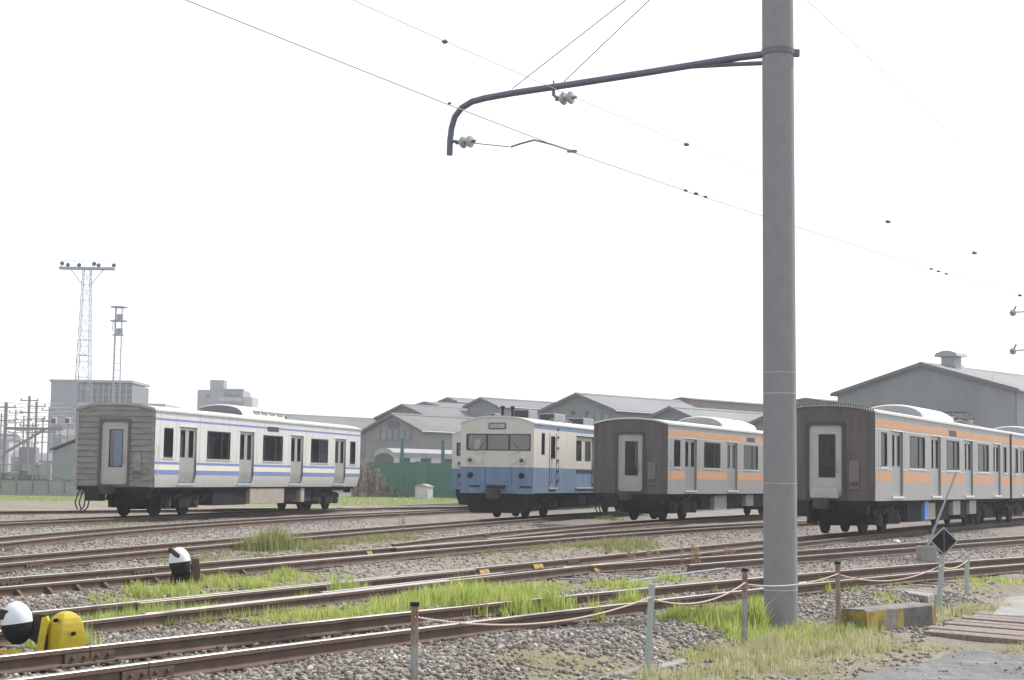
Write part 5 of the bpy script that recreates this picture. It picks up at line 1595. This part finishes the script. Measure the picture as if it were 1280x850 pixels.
def onpost(P, py):
    _, B, T = P
    tt = None
    for k in range(200):
        q = B.lerp(T, k / 199)
        if q.z >= atd(ray_px(q), py, q.y).z: return q - Vector((0, 0.03, 0))
    return T
def ray_px(q):
    # picture column of a point
    x, y, z = q.x, q.y, q.z - EYE
    zc = y * math.cos(PITCH) + z * math.sin(PITCH); yc = -y * math.sin(PITCH) + z * math.cos(PITCH)
    u, v = F * x / zc, -F * yc / zc
    return 640 + u * math.cos(ROLL) - v * math.sin(ROLL)
S5 = (sg, SB, SB + sT)
rope(onpost(p1, 771), onpost(p2, 746), 0.14, 'twisted pink rope sagging from the nearest post to the pale green post')
rope(onpost(p2, 748), onpost(p3, 728), 0.12, 'rope sagging between the pale green post and the thin post by the pole')
rope(onpost(p3, 730), onpost(p4, 717), 0.07, 'rope passing in front of the concrete pole')
rope(onpost(p4, 718), onpost(S5, 706), 0.14, 'rope sagging from the rusty brown post to the diamond sign post')
rope(onpost(S5, 709), onpost(p6, 700), 0.06, 'short yellowish rope right of the diamond sign', M_rope_yellow)

# ------------------------------------------------------------------ weighted point levers
def point_lever(label, base, rz, stand, group='point levers'):
    e = thing('point_lever', label, 'point lever', tuple(base), rz, group)
    # ball weight: upper half white, lower half black
    prof_u = [(0.137 * math.cos(R(a)), 0.185 * math.sin(R(a))) for a in range(0, 91, 9)]
    prof_l = [(0.137 * math.cos(R(a)), 0.185 * math.sin(R(a))) for a in range(-90, 1, 9)]
    c = ((-0.215, -0.02, 0.15) if stand else (-0.06, -0.12, 0.12))
    w = MB().lathe(prof_u, c, 24).build('weight_top', M_white_paint, e, smooth=True)
    MB().lathe(prof_l, c, 24).build('weight_bottom', M_black_paint, e, smooth=True)
    for o in list(e.children):
        o.rotation_euler = (0, R(-8), 0)
    MB().bar((c[0] - 0.6, -0.1, c[2] + 0.11) if stand else (c[0] - 0.16, -0.3, c[2] + 0.16), (c[0], c[1] - 0.08, c[2] + 0.03), 0.05, 0.085 if stand else 0.05).build('lever_bar', M_dust_steel, e, bevel=0.008)
    MB().prism([(-0.20, 0.03), (-0.08, -0.05), (-0.02, -0.12), (0.02, -0.12), (0.02, 0.19), (-0.06, 0.2), (-0.18, 0.17)], 0.0, 0.05).build('crank_plate', M_dust_steel, e, bevel=0.01)
    if stand:
        b = MB()
        sec = [(-0.14, .175), (0.0, .172), (0.06, .165), (0.12, .148), (0.165, .124), (0.198, .09), (0.215, .05), (0.22, .01)]
        vs, fs = [], []
        for z, s in sec:
            vs += [(0.17 - s * 1.02, 0.06, z), (0.17 + 0.0, 0.06 - s * 0.95, z), (0.17 + s, 0.06, z), (0.17, 0.06 + s * .95, z)]
        for i in range(len(sec) - 1):
            for k in range(4):
                fs.append((i * 4 + k, i * 4 + (k + 1) % 4, (i + 1) * 4 + (k + 1) % 4, (i + 1) * 4 + k))
        fs.append(tuple(range((len(sec) - 1) * 4, len(sec) * 4)))
        b.add(vs, fs)
        b.build('yellow_stand', M_yellow, e, bevel=0.012)
        MB().prism([(-0.06, -0.12), (0.0, -0.12), (0.035, 0.14), (0.02, 0.18), (-0.02, 0.17)], -0.03, 0.03).build('yellow_rib', M_yellow, e)
        for x, y, z in ((0.265, -0.055, 0.04), (0.11, -0.055, 0.15)):
            MB().lathe([(0.018, -0.03), (0.018, 0.02), (0.008, 0.03)], (x, y, z), 8, 'y').build('bolt', M_black, e)
        MB().bar((-0.6, -0.14, -0.12), (-0.15, -0.12, -0.11), 0.03).build('yellow_rod', M_yellow, e)
    else:
        MB().prism([(-0.19, -0.34), (0.06, -0.34), (0.06, 0.10), (-0.02, 0.16), (-0.16, 0.06)], -0.10, 0.1).build('stand', M_dark_steel, e, bevel=0.01)
        MB().prism([(0.07, -0.34), (0.25, -0.34), (0.18, 0.10), (0.17, 0.15), (0.08, 0.15)], -0.04, 0.06).build('stand_plate', M_rail_side, e, bevel=0.01)
    MB().box(-0.2, 0.3, -0.1, 0.2, -0.5 if not stand else -0.32, -0.29 if not stand else -0.14).build('base_timber', M_sleeper_grey, e)
    return e
Lp = atd(80, 805, 14.5)
point_lever('weighted point lever with white and black ball and yellow stand at the left edge', Vector((atd(80, 800, 14.5).x - 0.17, 14.5, gz(atd(80, 800, 14.5).x, 14.5) + 0.13)), R(0), True)
Lq = on_ground(232, 742)
point_lever('weighted point lever with white-topped ball and rusty stand between two middle tracks', Vector((Lq.x - 0.02, Lq.y, Lq.z + 0.34)), R(14), False).scale = (1.12, 1.12, 1.12)

# ------------------------------------------------------------------ bottom right: striped block, planks, slabs, asphalt
b0, b1 = on_ground(1085, 791), on_ground(1171, 782)
bl = Vector((b1.x - b0.x, b1.y - b0.y, 0))
e = thing('striped_block', 'weathered concrete block with worn yellow and black stripes by the planks', 'concrete block', (b0.x, b0.y, (b0.z + b1.z) / 2), math.atan2(bl.y, bl.x))
M_blk_y = mat('worn_block_yellow', (0.40, 0.28, 0.03), 0.85, 0, (0.10, 0.09, 0.06), 6, 1.4, 0.4, 30)
M_blk_k = mat('worn_block_black', (0.05, 0.045, 0.045), 0.9, 0, (0.13, 0.12, 0.115), 5, 1.2, 0.4, 30)
M_blk_g = mat('worn_block_grey', (0.10, 0.095, 0.09), 0.9, 0, (0.22, 0.21, 0.195), 5, 1.2, 0.4, 30)
ll = bl.length
cuts = [(0, .27, M_blk_y), (.27, .42, M_blk_g), (.42, .52, M_blk_y), (.52, .95, M_blk_k), (.95, 1.0, M_blk_y)]
HBk = 0.27
core = MB().prism([(0.012, -0.1), (0.388, -0.1), (0.368, HBk - 0.02), (0.34, HBk), (0.06, HBk), (0.032, HBk - 0.02)], 0.004, ll - 0.004, 'x').build('concrete_core', M_blk_g, e)
for a, bb, m in cuts:
    MB().prism([(0.0, -0.1), (0.011, -0.1), (0.031, HBk - 0.025), (0.02, HBk - 0.025)], a * ll, bb * ll - 0.003, 'x').build('painted_stripe', m, e)
MB().prism([(0.012, -0.08), (0.388, -0.08), (0.36, HBk - 0.02), (0.04, HBk - 0.02)], -0.006, 0.002, 'x').build('painted_end', M_blk_y, e)
# crossing planks, one by one
q0, q1 = on_ground(1150, 794), on_ground(1234, 766)
hv = Vector((q1.x - q0.x, q1.y - q0.y, 0)).normalized()
lv = Vector((0.74, -0.67, 0))
pe = thing('plank_crossing', 'weathered brown timber crossing planks at the right edge', 'plank crossing', (q0.x, q0.y, -0.33))
npk = 9
span_ = (q1 - q0).length
bq = MB()
bq.add([Vector((0, 0, 0.035)) + lv * 0.1, Vector((0, 0, 0.035)) + lv * 1.8, hv * span_ * 0.98 + lv * 1.8 + Vector((0, 0, 0.035)), hv * span_ * 0.98 + lv * 0.1 + Vector((0, 0, 0.035))], [(0, 1, 2, 3)])
bq.build('gap_shade_sheet', M_black_paint, pe)  # flat sheet under the planks; its black paints in the gaps' shade
for k in range(npk):
    s0 = hv * (span_ * k / npk)
    w = span_ / npk * (0.70 if k % 3 else 0.84)
    r_ = random.Random(k)
    o = MB()
    A = s0 + lv * r_.uniform(-0.06, 0.06)
    Bq = A + hv * w
    L = 1.9 + r_.uniform(-0.1, 0.1)
    zt = 0.075 + r_.uniform(-0.012, 0.012)
    o.add([A + Vector((0, 0, -0.1)), A + lv * L + Vector((0, 0, -0.1)), Bq + lv * L + Vector((0, 0, -0.1)), Bq + Vector((0, 0, -0.1)), A + Vector((0, 0, zt)), A + lv * L + Vector((0, 0, zt - 0.01)), Bq + lv * L + Vector((0, 0, zt - 0.01)), Bq + Vector((0, 0, zt))],
          [(0, 3, 2, 1), (4, 5, 6, 7), (0, 1, 5, 4), (1, 2, 6, 5), (2, 3, 7, 6), (3, 0, 4, 7)])
    o.build('plank', M_plank, pe, bevel=0.012)
SLABS = []
def slab(name, label, pix, ztop, thick, m, kind=None, cat=None, parent=None, bevel=0.015):
    if ztop is None:      # lies on the ballast
        mid_ = on_ground(sum(p[0] for p in pix) / len(pix), sum(p[1] for p in pix) / len(pix))
        ztop = mid_.z + 0.006
    P = [at(px, py, ztop) for px, py in pix]
    SLABS.append([tuple(p)[:2] for p in P])
    c = sum(P, Vector()) / len(P)
    b = MB()
    n = len(P)
    b.add([p - c for p in P] + [p - c - Vector((0, 0, thick)) for p in P], [tuple(range(n)), tuple(range(n, 2 * n))[::-1]] + [(i, i + n, (i + 1) % n + n, (i + 1) % n) for i in range(n)])
    o = b.build(name, m, parent, bevel=bevel)
    o.location = c
    return tag(o, label, cat, None, kind)
slab('concrete_path', None, [(1240, 768), (1262, 741), (1340, 736), (1400, 775)], -0.25, 0.15, M_concrete_slab, 'structure')
slab('concrete_slab', 'pale concrete edging slab running from the path behind the diamond sign', [(1150, 745), (1185, 739), (1262, 733), (1330, 733), (1330, 736), (1262, 739), (1190, 746), (1165, 750)], None, 0.12, M_concrete_slab, None, 'slab')
slab('concrete_slab', 'thin concrete strip on the ballast left of the diamond sign post', [(1106, 736), (1118, 735.5), (1168, 742), (1160, 745)], None, 0.12, M_concrete_slab, None, 'slab')
slab('concrete_slab', 'wider concrete strip in front, ending at the diamond sign post', [(1094, 744), (1108, 743), (1175, 747), (1185, 752), (1150, 753)], None, 0.12, M_concrete_slab, None, 'slab')
slab('kerb_stone', 'half-buried grey kerb stone left of the leaning pale green post', [(744, 845), (800, 831.5), (800, 836), (750, 849)], -0.295, 0.12, M_concrete_slab, None, 'kerb stone')
slab('kerb_stone', 'half-buried grey kerb stone right of the leaning pale green post', [(822, 830), (856, 822), (858, 826), (824, 834)], -0.295, 0.12, M_concrete_slab, None, 'kerb stone')
slab('kerb_stone', 'half-buried pale kerb stone between rusty brown post and striped block', [(1055, 783), (1083, 776), (1084, 780), (1056, 788)], -0.275, 0.12, M_concrete_slab, None, 'kerb stone')
edge = [(985, 870), (1020, 857), (1060, 846), (1085, 838), (1110, 833), (1140, 826), (1160, 820), (1183, 814), (1205, 811), (1235, 812), (1262, 816), (1285, 812), (1360, 812), (1460, 900), (1500, 1300), (900, 1300), (880, 960)]
def asphalt_sheet():
    poly = [tuple(at(px, py, -0.262))[:2] for px, py in edge]
    gx, gy = np.arange(1.5, 9.5, 0.07), np.arange(6.0, 19.0, 0.07)
    X, Y = np.meshgrid(gx, gy, indexing='ij')
    def nz(x, y, f, p):
        return np.sin(x * f + 1.3 * np.sin(y * f * 0.7 + p)) * np.sin(y * f * 1.1 + 1.1 * np.sin(x * f * 0.8 - p))
    jx = nz(X, Y, 5.0, 1.0) * 0.12 + nz(X, Y, 17, 2.0) * 0.05
    ins = inside(poly, X + jx, Y + jx * 0.7)
    Z = -0.262 + nz(X, Y, 2.1, 0.4) * 0.012 + nz(X, Y, 9.0, 1.7) * 0.006 + nz(X, Y, 31.0, 0.2) * 0.004
    er = ins.copy()
    for _ in range(3):
        e2 = er.copy()
        e2[1:] &= er[:-1]; e2[:-1] &= er[1:]; e2[:, 1:] &= er[:, :-1]; e2[:, :-1] &= er[:, 1:]
        Z[er & ~e2] -= 0.035 / (1 + _ * 1.5)
        er = e2
    idx = np.arange(X.size).reshape(X.shape)
    keep = ins[:-1, :-1] & ins[1:, :-1] & ins[1:, 1:] & ins[:-1, 1:]
    q = np.stack([idx[:-1, :-1], idx[1:, :-1], idx[1:, 1:], idx[:-1, 1:]], -1)[keep]
    used, inv = np.unique(q, return_inverse=True)
    V = np.stack([X.ravel(), Y.ravel(), Z.ravel()], 1)[used]
    o = link('asphalt_path', raw_mesh('asphalt_path', V, inv.reshape(-1, 4), M_asphalt))
    o.data.polygons.foreach_set('use_smooth', [True] * len(o.data.polygons))
    tag(o, kind='structure')
asphalt_sheet()
# rod lying along the ballast behind the near track
ra, rb = on_ground(735, 739), on_ground(905, 714)
tag(MB().tube([ra + Vector((0, 0, .05)), ra.lerp(rb, .5) + Vector((0, 0, .06)), rb + Vector((0, 0, .05))], 0.02, 6).build('point_rod', M_galv), 'thin grey rod lying on the ballast behind the nearest track', 'rod')
# pale litter
def litter(px, py, s, label):
    p = on_ground(px, py)
    r_ = np.random.default_rng(int(px))
    b = MB()
    n, m_ = 8, 5
    vs, fs = [], []
    for i in range(m_):
        for k in range(n):
            a = 2 * math.pi * k / n
            rr = s * math.cos(i / m_ * 1.5) * (0.8 + 0.4 * r_.random())
            vs.append((rr * math.cos(a), rr * math.sin(a) * 0.8, s * 0.55 * i / (m_ - 1) * (0.8 + 0.3 * r_.random())))
    for i in range(m_ - 1):
        for k in range(n):
            fs.append((i * n + k, i * n + (k + 1) % n, (i + 1) * n + (k + 1) % n, (i + 1) * n + k))
    fs.append(tuple((m_ - 1) * n + k for k in range(n)))
    b.add(vs, fs)
    o = b.build('litter_bag', mat('litter_white', (0.62, 0.64, 0.64), 0.6, 0, (0.75, 0.76, 0.76), 12), None, smooth=True)
    o.location = p + Vector((0, 0, -0.01))
    tag(o, label, 'litter', 'white litter')
litter(1120, 679, 0.19, 'crumpled white bag on the ballast before the right orange train')
litter(112, 752, 0.12, 'white scrap of litter behind the yellow lever stand')
litter(509, 634, 0.22, 'small white bag by the far track near the railcar')
litter(1004, 731, 0.10, 'pale scrap of litter on the near track right of the pole')

# ------------------------------------------------------------------ loose ballast stones
def stones(n, ylo, yhi, smin, smax, power, seed):
    r = np.random.default_rng(seed)
    y = ylo + (yhi - ylo) * r.uniform(0, 1, n) ** power
    x = r.uniform(-0.345, 0.345, n) * y * 1.02
    z = ground_z(x, y)
    # keep off the planks, slabs and asphalt; thin out on bare soil and in thick grass
    keep = (r.uniform(0, 1, n) < np.clip((z + 0.335) / 0.10, 0.12, 1)) & (r.uniform(0, 1, n) > 0.75 * grass_mask(x, y))
    for poly in KEEP_OFF:
        keep &= ~inside(poly, x, y)
    x, y, z = x[keep], y[keep], z[keep]
    n = len(x)
    base = np.array([(-1, -1, -1), (1, -1, -1), (1, 1, -1), (-1, 1, -1), (-1, -1, 1), (1, -1, 1), (1, 1, 1), (-1, 1, 1)], float)
    V = base[None] * r.uniform(0.55, 1.0, (n, 8, 1)) + r.normal(0, 0.16, (n, 8, 3))
    V *= np.stack([r.uniform(0.7, 1.25, n), r.uniform(0.6, 1.0, n), r.uniform(0.45, 0.8, n)], 1)[:, None]
    a, t = r.uniform(0, 6.28, n), r.normal(0, 0.45, n)
    ca, sa, ct, st = np.cos(a), np.sin(a), np.cos(t), np.sin(t)
    X, Y, Z = V[..., 0], V[..., 1], V[..., 2]
    X, Z = X * ct[:, None] - Z * st[:, None], X * st[:, None] + Z * ct[:, None]
    X, Y = X * ca[:, None] - Y * sa[:, None], X * sa[:, None] + Y * ca[:, None]
    s = (smin + (smax - smin) * r.uniform(0, 1, n) ** 2)[:, None]
    V = np.stack([X * s + x[:, None], Y * s + y[:, None], Z * s + z[:, None] + s * 0.22], 2)
    f = np.array([(0, 3, 2, 1), (4, 5, 6, 7), (0, 1, 5, 4), (1, 2, 6, 5), (2, 3, 7, 6), (3, 0, 4, 7)])
    Fq = (f[None] + 8 * np.arange(n)[:, None, None]).reshape(-1, 4)
    tone = np.repeat(r.uniform(0, 1, n), 8)
    return V.reshape(-1, 3), Fq, tone
KEEP_OFF = [[tuple(at(px, py, -0.27))[:2] for px, py in pl] for pl in (edge, [(1150, 798), (1234, 764), (1400, 770), (1300, 812)], [(1240, 768), (1262, 738), (1340, 736), (1400, 775)])]
def attr_ramp(name, attr, stops, rough=0.9, trans=0.0):
    m = bpy.data.materials.new(name)
    m.use_nodes = True
    nt = m.node_tree
    b = nt.nodes['Principled BSDF']
    b.inputs['Roughness'].default_value = rough
    b.inputs['Specular IOR Level'].default_value = 0.25
    a = nt.nodes.new('ShaderNodeAttribute')
    a.attribute_name = attr
    r = nt.nodes.new('ShaderNodeValToRGB')
    while len(r.color_ramp.elements) < len(stops):
        r.color_ramp.elements.new(0.5)
    for e_, (p, c) in zip(r.color_ramp.elements, stops):
        e_.position = p
        e_.color = (*c, 1)
    nt.links.new(a.outputs['Fac'], r.inputs[0])
    nt.links.new(r.outputs[0], b.inputs['Base Color'])
    if trans:
        t = nt.nodes.new('ShaderNodeBsdfTranslucent')
        nt.links.new(r.outputs[0], t.inputs[0])
        mx = nt.nodes.new('ShaderNodeMixShader')
        mx.inputs[0].default_value = trans
        nt.links.new(b.outputs[0], mx.inputs[1])
        nt.links.new(t.outputs[0], mx.inputs[2])
        nt.links.new(mx.outputs[0], nt.nodes['Material Output'].inputs[0])
    return m
KO = KEEP_OFF = KEEP_OFF + SLABS
M_stone = attr_ramp('ballast_stone', 'tone', [(0.0, (0.135, 0.110, 0.095)), (0.35, (0.215, 0.190, 0.170)), (0.85, (0.30, 0.275, 0.25)), (1.0, (0.46, 0.435, 0.40))])
V1, F1, t1_ = stones(112000, 10.5, 25, 0.012, 0.034, 0.75, 11)
V2, F2, t2_ = stones(70000, 25, 60, 0.013, 0.034, 0.85, 12)
KEEP_OFF = []
V3, F3, t3_ = stones(5000, 12, 18.5, 0.005, 0.016, 1.0, 13)
KEEP_OFF = KO
sel = inside(KO[0], V3[::8, 0], V3[::8, 1])
V3 = V3.reshape(-1, 8, 3)[sel].reshape(-1, 3); V3[:, 2] += 0.06; t3_ = t3_.reshape(-1, 8)[sel].ravel() * 0.9
F3 = (F3[:6][None] - 0 + 8 * np.arange(len(V3) // 8)[:, None, None]).reshape(-1, 4)
V1 = np.concatenate([V1, V3]); F1 = np.concatenate([F1, F3 + len(V1) - len(V3)]); t1_ = np.concatenate([t1_, t3_])
tag(link('gravel', raw_mesh('gravel', np.concatenate([V1, V2]), np.concatenate([F1, F2 + len(V1)]), M_stone, None, {'tone': np.concatenate([t1_, t2_])})),
    'loose grey and brown ballast stones between and beside the tracks', 'gravel', None, 'stuff')

# ------------------------------------------------------------------ grass blades
M_grass = [attr_ramp('lush_green_blade', 'tone', [(0.0, (0.22, 0.29, 0.07)), (0.45, (0.42, 0.51, 0.12)), (0.8, (0.56, 0.61, 0.20)), (1.0, (0.66, 0.60, 0.34))], 0.6, 0.5),
           attr_ramp('dull_green_blade', 'tone', [(0.0, (0.17, 0.19, 0.07)), (0.5, (0.28, 0.31, 0.11)), (0.85, (0.38, 0.38, 0.18)), (1.0, (0.48, 0.43, 0.27))], 0.6, 0.4),
           attr_ramp('straw_blade', 'tone', [(0.0, (0.26, 0.31, 0.12)), (0.3, (0.43, 0.42, 0.21)), (0.75, (0.60, 0.55, 0.36)), (1.0, (0.72, 0.67, 0.51))], 0.6, 0.35)]
def blades(c, rl, rw, h, n, hd, r, width=0.006, uni=False, per=22):
    if uni:
        a, b = r.uniform(-1, 1, n) * rl, r.uniform(-1, 1, n) * rw
    else:
        a, b = np.clip(r.normal(0, 0.55, n), -1.2, 1.2) * rl, np.clip(r.normal(0, 0.55, n), -1.2, 1.2) * rw
    # gather blades into tufts
    tuft = r.integers(0, max(3, n // per), n)
    ta, tb = np.clip(r.normal(0, 0.55, tuft.max() + 1), -1.1, 1.1) * rl, np.clip(r.normal(0, 0.55, tuft.max() + 1), -1.1, 1.1) * rw
    mixv = r.uniform(0, 1, n) < 0.7
    a = np.where(mixv, ta[tuft] + r.normal(0, 0.035, n), a)
    b = np.where(mixv, tb[tuft] + r.normal(0, 0.035, n), b)
    x = c[0] + a * math.sin(hd) + b * math.cos(hd)
    y = c[1] + a * math.cos(hd) - b * math.sin(hd)
    z = ground_z(x, y) - 0.01
    d = np.sqrt((a / max(rl, .01)) ** 2 + (b / max(rw, .01)) ** 2)
    th = r.uniform(0.4, 1.35, tuft.max() + 1)
    H = h * np.clip(1.15 - 0.35 * d, 0.35, 1.2) * r.uniform(0.45, 1.15, n) * th[tuft]
    phi = r.uniform(0, 6.28, n)
    lean = np.abs(r.normal(0, 0.38, n)) * H
    wd = width * r.uniform(0.6, 1.3, n) * np.clip(y / 15, 1, 2.2)
    px, py = np.cos(phi), np.sin(phi)
    qx, qy = -py, px
    P = np.stack([x, y, z], 1)
    up = np.array([0, 0, 1.0])
    L = np.stack([px, py, 0 * px], 1)
    Q = np.stack([qx, qy, 0 * qx], 1)
    b0, b1 = P - Q * wd[:, None] / 2, P + Q * wd[:, None] / 2
    mid = P + up * (H * 0.58)[:, None] + L * (lean * 0.3)[:, None]
    m0, m1 = mid - Q * wd[:, None] * 0.42, mid + Q * wd[:, None] * 0.42
    tip = P + up * H[:, None] + L * lean[:, None]
    V = np.stack([b0, b1, m0, m1, tip], 1).reshape(-1, 3)
    f = np.array([(0, 1, 3), (0, 3, 2), (2, 3, 4)])
    Fq = (f[None] + 5 * np.arange(n)[:, None, None]).reshape(-1, 3)
    tone = np.repeat(np.clip(r.normal(0.42, 0.24, n) + (r.uniform(0, 1, n) < 0.08) * 0.6 + (r.uniform(-0.15, 0.2, tuft.max() + 1))[tuft], 0, 1), 5)
    return V, Fq, tone
gr_ = np.random.default_rng(21)
LABG = ['bright green weeds and grass growing between the near tracks', 'dull green grass tufts among the far tracks', 'straw-coloured grass around the pole foot and path edge']
for kind in (0, 1, 2):
    Vs, Fs, Ts, o_ = [], [], [], 0
    for c, rl, rw, h, kd, n, hd in PW:
        if kd != kind: continue
        V, f, t = blades(c, rl, rw, h * (0.75 if kd == 0 else 0.75 if kd == 1 else 0.72), int(n * (1.4, 1.2, 0.55)[kd]), hd, gr_, 0.006, False, (26, 22, 40)[kd])
        Vs.append(V); Fs.append(f + o_); Ts.append(t); o_ += len(V)
    if kind == 1:     # rough sward below the far fences and thin grass between the far tracks
        n = 26000
        y = 96 + 46 * gr_.uniform(0, 1, n); x = np.where(gr_.uniform(0, 1, n) < 0.6, gr_.uniform(-0.13, -0.01, n), gr_.uniform(-0.33, -0.24, n)) * y
        V, f, t = blades((0, 0), 0.0, 0.0, 0.22, n, 0, gr_, 0.012)
        V = V.reshape(n, 5, 3); V[:, :, 0] += x[:, None]; V[:, :, 1] += y[:, None]; V = V.reshape(-1, 3)
        Vs.append(V); Fs.append(f + o_); Ts.append(t); o_ += len(V)
    tag(link('grass', raw_mesh('grass', np.concatenate(Vs), np.concatenate(Fs), M_grass[kind], None, {'tone': np.concatenate(Ts)})), LABG[kind], 'grass', None, 'stuff')
# the clumps that stand out singly
CL = [(586, 774, .30, .20, .36, 1500, 'tall bright grass clump on the near rail right of the nearest post'), (645, 768, .34, .18, .27, 1300, 'wide low grass clump inside the near track left of the pale green post'), (690, 763, .30, .18, .26, 1100, 'grass clump inside the near track, second from the tall bright one'),
      (742, 777, .10, .10, .24, 450, 'narrow grass tuft hanging over the front rail left of the pale green post'), (790, 767, .22, .18, .28, 1200, 'dense dark green clump against the front rail beside the pale green post'), (882, 742, .22, .12, .17, 650, 'rounded grass clump between the near rails left of the thin post'),
      (944, 797, .16, .12, .36, 900, 'tall green weeds squeezed between thin post and concrete pole'), (75, 808, .35, .2, .24, 1000, 'green clump under the ball weight at the left edge'), (1032, 741, .14, .1, .18, 350, 'small green clump on the near rail right of the pole'), (418, 748, .08, .08, .32, 220, 'upright weed tuft growing between the second track rails'), (438, 747, .08, .08, .32, 220, 'upright weed tuft just right of its twin between the second track rails'), (340, 687, .9, .4, .42, 1500, 'large dull green tussock beyond the third track, left of centre')]
for px, py, rl, rw, h, n, lab in CL:
    c = on_ground(px, py)
    V, f, t = blades(c, rl, rw, h, n, R(28), gr_, 0.007)
    V = V - np.array(c)[None]
    o = link('grass_clump', raw_mesh('grass_clump', V, f, M_grass[1 if h == .42 else 0], None, {'tone': t}))
    o.location = c
    tag(o, lab, 'grass clump', 'single grass clumps')
# rusty dock stalks on the middle points
M_dock = mat('dock_seed_rust', (0.30, 0.20, 0.14), 0.9, 0, (0.42, 0.30, 0.21), 9, trans=0.2)
for px, py, h, lab in ((857, 713, .55, 'tall rusty dock stalks among the rails left of the pole'), (866, 712, .5, 'second rusty dock stalk just right of the tallest'), (815, 705, .3, 'low rusty weeds between the branching rails'), (785, 703, .3, 'low rusty weeds left of the dock stalks'), (501, 665, .6, 'dry tan weed stalk beside the fourth track'), (910, 700, .28, 'short rusty weeds right of the dock stalks')):
    c = on_ground(px, py)
    e = thing('dock_weed', lab, 'weed', tuple(c), 0, 'rusty weeds')
    r_ = random.Random(px)
    for k in range(4):
        x, y, hh = r_.uniform(-.12, .12), r_.uniform(-.12, .12), h * r_.uniform(.7, 1)
        MB().tube([(x, y, 0), (x + r_.uniform(-.03, .03), y, hh)], [0.006, 0.004], 5).build('stalk', M_dock, e)
        rr = np.random.default_rng(px * 7 + k)
        m = 34
        cc = np.stack([x + rr.normal(0, .018, m), y + rr.normal(0, .018, m), hh * rr.uniform(.35, 1.03, m)], 1)
        d1 = rr.normal(0, .011, (m, 3)); d2 = rr.normal(0, .011, (m, 3))
        link('seed_head', raw_mesh('seed_head', np.stack([cc - d1, cc + d2, cc + d1, cc - d2], 1).reshape(-1, 3), np.arange(4 * m).reshape(m, 4), M_dock), e)

# ------------------------------------------------------------------ hazy air
hz = MB().box(-420, 420, -40, 520, -1.5, 45)
hm = bpy.data.materials.new('haze_air')
hm.use_nodes = True
hm.node_tree.nodes.remove(hm.node_tree.nodes['Principled BSDF'])
pv = hm.node_tree.nodes.new('ShaderNodeVolumePrincipled')
pv.inputs['Color'].default_value = (0.93, 0.95, 1.0, 1)
pv.inputs['Density'].default_value = 0.0008
pv.inputs['Anisotropy'].default_value = 0.55
hm.node_tree.links.new(pv.outputs[0], hm.node_tree.nodes['Material Output'].inputs['Volume'])
hb = hz.build('haze', hm)
tag(hb, 'thin pale haze filling the air over the yard', 'haze', None, 'stuff')
